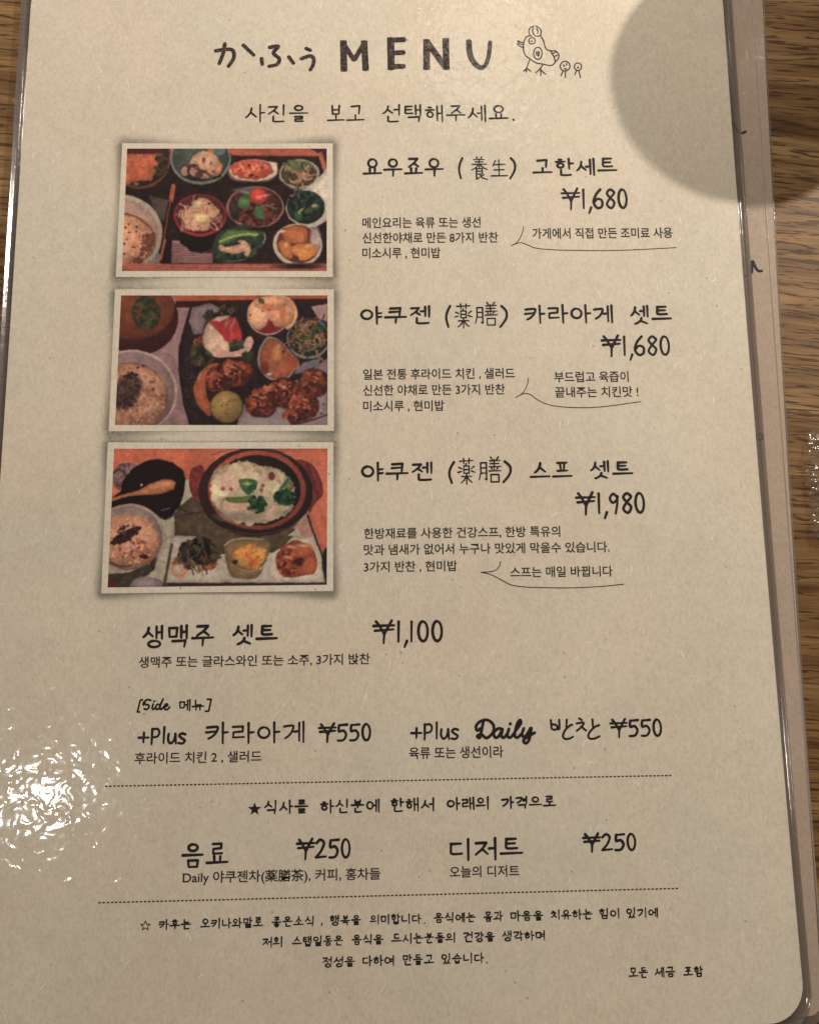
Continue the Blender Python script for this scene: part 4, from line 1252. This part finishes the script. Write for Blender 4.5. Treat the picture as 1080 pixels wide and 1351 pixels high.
p.poly([(0, 650), (660, 700), (640, 800), (560, 880), (470, 930), (380, 900), (-100, 960), (-130, 795), (-300, 790), (-300, 640)], (78, 60, 44), tex=.25, ts=6)
p.poly([(640, 725), (760, 610), (815, 800), (700, 800)], (158, 112, 96), soft=1); p.poly([(600, 790), (680, 730), (700, 800)], (170, 152, 128))
p.poly([(440, 90), (960, 90), (960, 900), (880, 950), (760, 610), (700, 300)], (188, 96, 70), tex=.05)
for k in range(20):
    p.stroke([(800, 110 + k * 40), (960, 108 + k * 40)], 3, (176, 86, 60), curve=False)
p.stroke([(755, 630), (815, 800), (870, 950), (905, 1180)], 17, (48, 28, 28), curve=False); p.ell(910, 1010, 42, 125, (30, 25, 22))
p.poly([(660, 200), (760, 206), (830, 275), (870, 380), (875, 470), (810, 540), (760, 600), (700, 400)], (112, 44, 38), curve=True, tex=.25, ts=3)
for k in range(9):
    a = k / 8
    p.stroke([(735 + a * 80, 240 + a * 210), (760 + a * 70, 225 + a * 215), (770 + a * 70, 250 + a * 215), (750 + a * 75, 262 + a * 208)], 5, (62, 22, 22))
p.ell(345, 445, 452, 352, (50, 28, 27), tex=.2); p.stroke([(-60, 640), (100, 740), (350, 780), (600, 730), (760, 600)], 5, (100, 72, 62)); p.stroke([(0, 150), (200, 98), (440, 108), (600, 180)], 8, (92, 68, 66))
p.ell(355, 430, 387, 314, (166, 72, 56), tex=.05); p.ell(355, 432, 346, 280, (38, 24, 19), tex=.3)
p.poly([(-5, 330), (60, 250), (250, 198), (400, 240), (520, 265), (620, 345), (655, 440), (640, 560), (560, 640), (400, 692), (250, 682), (60, 600), (0, 500)], (180, 156, 126), curve=True, rag=2, tex=.1, ts=6, alt=(160, 134, 100))
p.scatter(300, 460, 300, 200, 80, 22, 50, [(192, 154, 130), (172, 146, 112), (188, 168, 130), (184, 142, 118)], 1.4); p.ell(240, 640, 180, 40, (140, 120, 100), soft=6); p.ell(130, 370, 90, 80, (194, 154, 130), soft=4); p.ell(230, 560, 70, 35, (190, 140, 118), soft=3)
p.ell(470, 320, 26, 34, (110, 50, 40)); p.dots([(150, 422), (400, 395), (85, 420), (390, 430)], 14, (140, 72, 56)); p.ell(610, 400, 34, 40, (108, 96, 60), tex=.2)
p.poly([(108, 488), (230, 484), (330, 470), (340, 520), (250, 532), (135, 525)], (90, 104, 52), curve=True, tex=.1)
p.poly([(215, 345), (340, 350), (352, 410), (290, 470), (235, 420)], (62, 94, 52), curve=True, tex=.25); p.scatter(300, 405, 50, 45, 22, 9, 16, [(40, 66, 36), (80, 108, 62)], 1.2)
p.scatter(355, 545, 68, 68, 80, 10, 17, [(28, 54, 34), (44, 78, 48), (20, 36, 24)], 1.1); p.scatter(575, 490, 80, 58, 80, 10, 17, [(26, 52, 36), (42, 76, 48), (18, 34, 24)], 1.1)
p.poly([(600, 318), (622, 334), (552, 432), (524, 432)], (46, 104, 62), curve=False); p.ell(590, 600, 40, 16, (120, 110, 104), rot=-.4)
p.poly([(-340, 870), (-240, 830), (-60, 830), (-20, 900), (30, 960), (60, 1000), (20, 1070), (-100, 1090), (-250, 1070)], (0, 0, 0), soft=1) if False else None
p.ell(-45 + 0, 1000, 85, 70, (184, 88, 58), tex=.12, rag=1); p.ell(-215, 1005, 95, 62, (164, 76, 52), tex=.2, rag=1); p.ell(-262, 1065, 62, 60, (196, 116, 70)); p.ell(-262, 1060, 42, 42, (176, 152, 130))
p.scatter(-110, 925, 150, 95, 150, 10, 24, [(34, 24, 22), (54, 38, 30), (70, 60, 40), (24, 16, 16)]); p.strands(-130, 1020, 100, 70, 26, 9, [(96, 84, 54), (130, 56, 42), (44, 30, 26)], 80); p.stroke([(-90, 1030), (-70, 1120)], 14, (140, 122, 88))
p.poly([(100, 860), (160, 820), (430, 830), (455, 900), (420, 1010), (360, 1120), (250, 1135), (150, 1110), (110, 1000)], (124, 94, 64), curve=True, tex=.12, ts=8)
p.stroke([(95, 870), (150, 830), (250, 812), (400, 820)], 7, (188, 172, 140)); p.stroke([(380, 1060), (430, 1010)], 8, (200, 190, 170)); p.stroke([(150, 1020), (280, 1075), (400, 1040)], 6, (160, 130, 96))
p.poly([(160, 940), (200, 890), (300, 870), (380, 880), (440, 940), (400, 990), (350, 1050), (240, 1040), (180, 1000)], (198, 118, 56), curve=True, rag=1, tex=.1); p.ell(385, 920, 50, 40, (200, 148, 66), tex=.12, rag=1); p.scatter(300, 950, 110, 70, 40, 10, 22, [(214, 136, 68), (180, 96, 46), (206, 150, 72)]); p.ell(180, 1000, 24, 18, (60, 35, 26))
p.poly([(600, 850), (680, 830), (770, 880), (825, 960), (815, 1080), (700, 1112), (650, 1122), (550, 1112), (505, 1020), (520, 920)], (138, 62, 42), curve=True, rag=1, tex=.3, ts=3)
p.scatter(600, 1010, 80, 95, 70, 10, 20, [(156, 72, 48), (110, 44, 32), (84, 32, 26)], 1.3); p.ell(720, 900, 80, 50, (158, 76, 48), soft=4); p.ell(700, 1000, 56, 34, (56, 24, 20), soft=3, rot=.3); p.ell(765, 1030, 50, 60, (160, 78, 50), soft=4)
p.poly([(-390, 1165), (905, 1163), (905, 1182), (-390, 1196)], (50, 30, 28), soft=1)
p.org(*A); p.stroke([(640, 862), (600, 1080), (583, 1170), (605, 1190)], 20, (74, 50, 42), curve=False)
for e in ((620, 880, 24, 8), (590, 960, 18, 7), (720, 870, 26, 7), (330, 590, 10, 5), (280, 380, 20, 5), (-500, 1015, 3, 3)):
    p.org(*B); p.ell(*e, (220, 170, 138), soft=3.5, rot=.12)
pm3 = p.build('printed_photo', '')
frame_print([(142.5, 583.7), (439.8, 583.3), (439.5, 779.8), (133.7, 783)], 'printed photo of soup in an earthen pot with rice and three sides', pm3)

# ------------------------------------------------------------------ pen marks on the lower sheet
Z2 = 0.00052


def pen(strokes, w, label):
    k = Ink(Z2)
    for s in strokes:
        q = [P(x, y, Z2) for x, y in s]
        k.line(catmull(q, 5), w * .0002085, .1, 10)
    k.build('pen_mark', M_PEN, sheet2, label)


pen([[(960, 158), (966, 163), (970, 170), (975, 176)], [(979, 175.5), (983, 173.5)]], 4.2, 'short tailed pen stroke')
pen([[(978, 344), (980, 352)], [(978, 362), (981, 364.5), (984, 363.5)], [(991, 359), (992, 345), (995, 351), (999, 357), (1004, 357.5)]], 4.4, 'pen scribble like a small h')
pen([circ(1001.3, 576.3, 3.8, 4.2)], 2.6, 'small ring drawn in pen')

# ------------------------------------------------------------------ clear wrapper at the right
wr = empty('plastic_wrapper', 'clear crinkled plastic wrapper with a serrated torn edge lying on the wood at the right', 'wrapper')
rr = random.Random(21)
nu, nv = 26, 64
ys = np.linspace(568, 712, nv)
vs, fs = [], []
gh = NR.rand(40, 40)


def hn(x, y):
    xi, yi = int(x), int(y)
    fx, fy = x - xi, y - yi
    g = lambda a, b: gh[b % 40, a % 40]
    return (g(xi, yi) * (1 - fx) + g(xi + 1, yi) * fx) * (1 - fy) + (g(xi, yi + 1) * (1 - fx) + g(xi + 1, yi + 1) * fx) * fy


zig = [(568, 1066), (582, 1064), (596, 1062), (608, 1056), (616, 1066), (624, 1059), (633, 1064), (640, 1061), (648, 1068), (654, 1063), (660, 1071), (668, 1066), (678, 1071), (686, 1067), (694, 1072), (702, 1069), (712, 1076)]
for y in ys:
    xl = float(np.interp(y, [a for a, b in zig], [b for a, b in zig]))
    for i in range(nu):
        s = i / (nu - 1)
        x = xl + (1150 - xl) * s ** 1.3
        z = .0006 + .0022 * hn(x / 5.0, y / 5.5) * min(1, .25 + s * 5) + .0008 * hn(x / 2.2, y / 2.0 + 9)
        vs.append((*P(x, y, .001), z))
for r in range(nv - 1):
    for c in range(nu - 1):
        fs.append(((r + 1) * nu + c, (r + 1) * nu + c + 1, r * nu + c + 1, r * nu + c))
M_WRAP = film_material('wrapper_film', haze=0.08, tint=(.95, .93, .9), s_fine=2.0, rough=.10, ior=1.75)
link('film_body', mesh('film_body', vs, fs, True), M_WRAP, wr)
k = Ink(0.0)
M_SEAM = plain_material('milky_seam', (.72, .66, .58), .25, 500, .2, 1.0)
vs, fs = [], []
for i in range(34):
    y = 578 + i * 4.0
    xa = 1067.5 + (y - 574) * .098
    b = len(vs)
    for dx, dy, z in ((0, 0, .0030), (6.0, .4, .0033), (6.0, 1.3, .0036), (0, .9, .0034)):
        vs.append((*P(xa + dx + (2.6 if i > 8 else 0), y + dy, .003), z))
    fs.append((b + 3, b + 2, b + 1, b))
seam = link('crimped_seam', mesh('crimped_seam', vs, fs), M_WRAP, wr, 'ribbed heat seal running down the wrapper')

# ------------------------------------------------------------------ unseen tumbler added past the upper right so its rim throws the round shadow
cup = empty('shadow_tumbler', 'unseen dark tumbler past the upper right, added to throw the round shadow on the menu', 'tumbler')
cup.location = (0.1785, 0.222, 0.0)
prof = [(r_ * .90, z_) for r_, z_ in [(0.0, .0), (.027, .0), (.0285, .002), (.0300, .02), (.0325, .06), (.0345, .088), (.0347, .0895), (.0343, .0905), (.0335, .0895), (.0318, .07), (.0290, .02), (.0270, .006), (0.0, .005)]]
vs, fs = [], []
n = 64
for r, z in prof:
    for i in range(n):
        a = 2 * math.pi * i / n
        vs.append((r * math.cos(a), r * math.sin(a), z))
for kx in range(len(prof) - 1):
    for i in range(n):
        j = (i + 1) % n
        fs.append((kx * n + i, kx * n + j, (kx + 1) * n + j, (kx + 1) * n + i))
link('tumbler_body', mesh('tumbler_body', vs, fs, True), plain_material('dark_glaze', (.05, .04, .035), .35), cup)
vs = [(0.0292 * math.cos(2 * math.pi * i / 48), 0.0292 * math.sin(2 * math.pi * i / 48), .078) for i in range(48)]
link('dark_drink', mesh('dark_drink', vs, [list(range(48))]), plain_material('dark_tea', (.05, .02, .01), .1), cup)
print('tris approx', sum(len(m.polygons) for m in bpy.data.meshes))
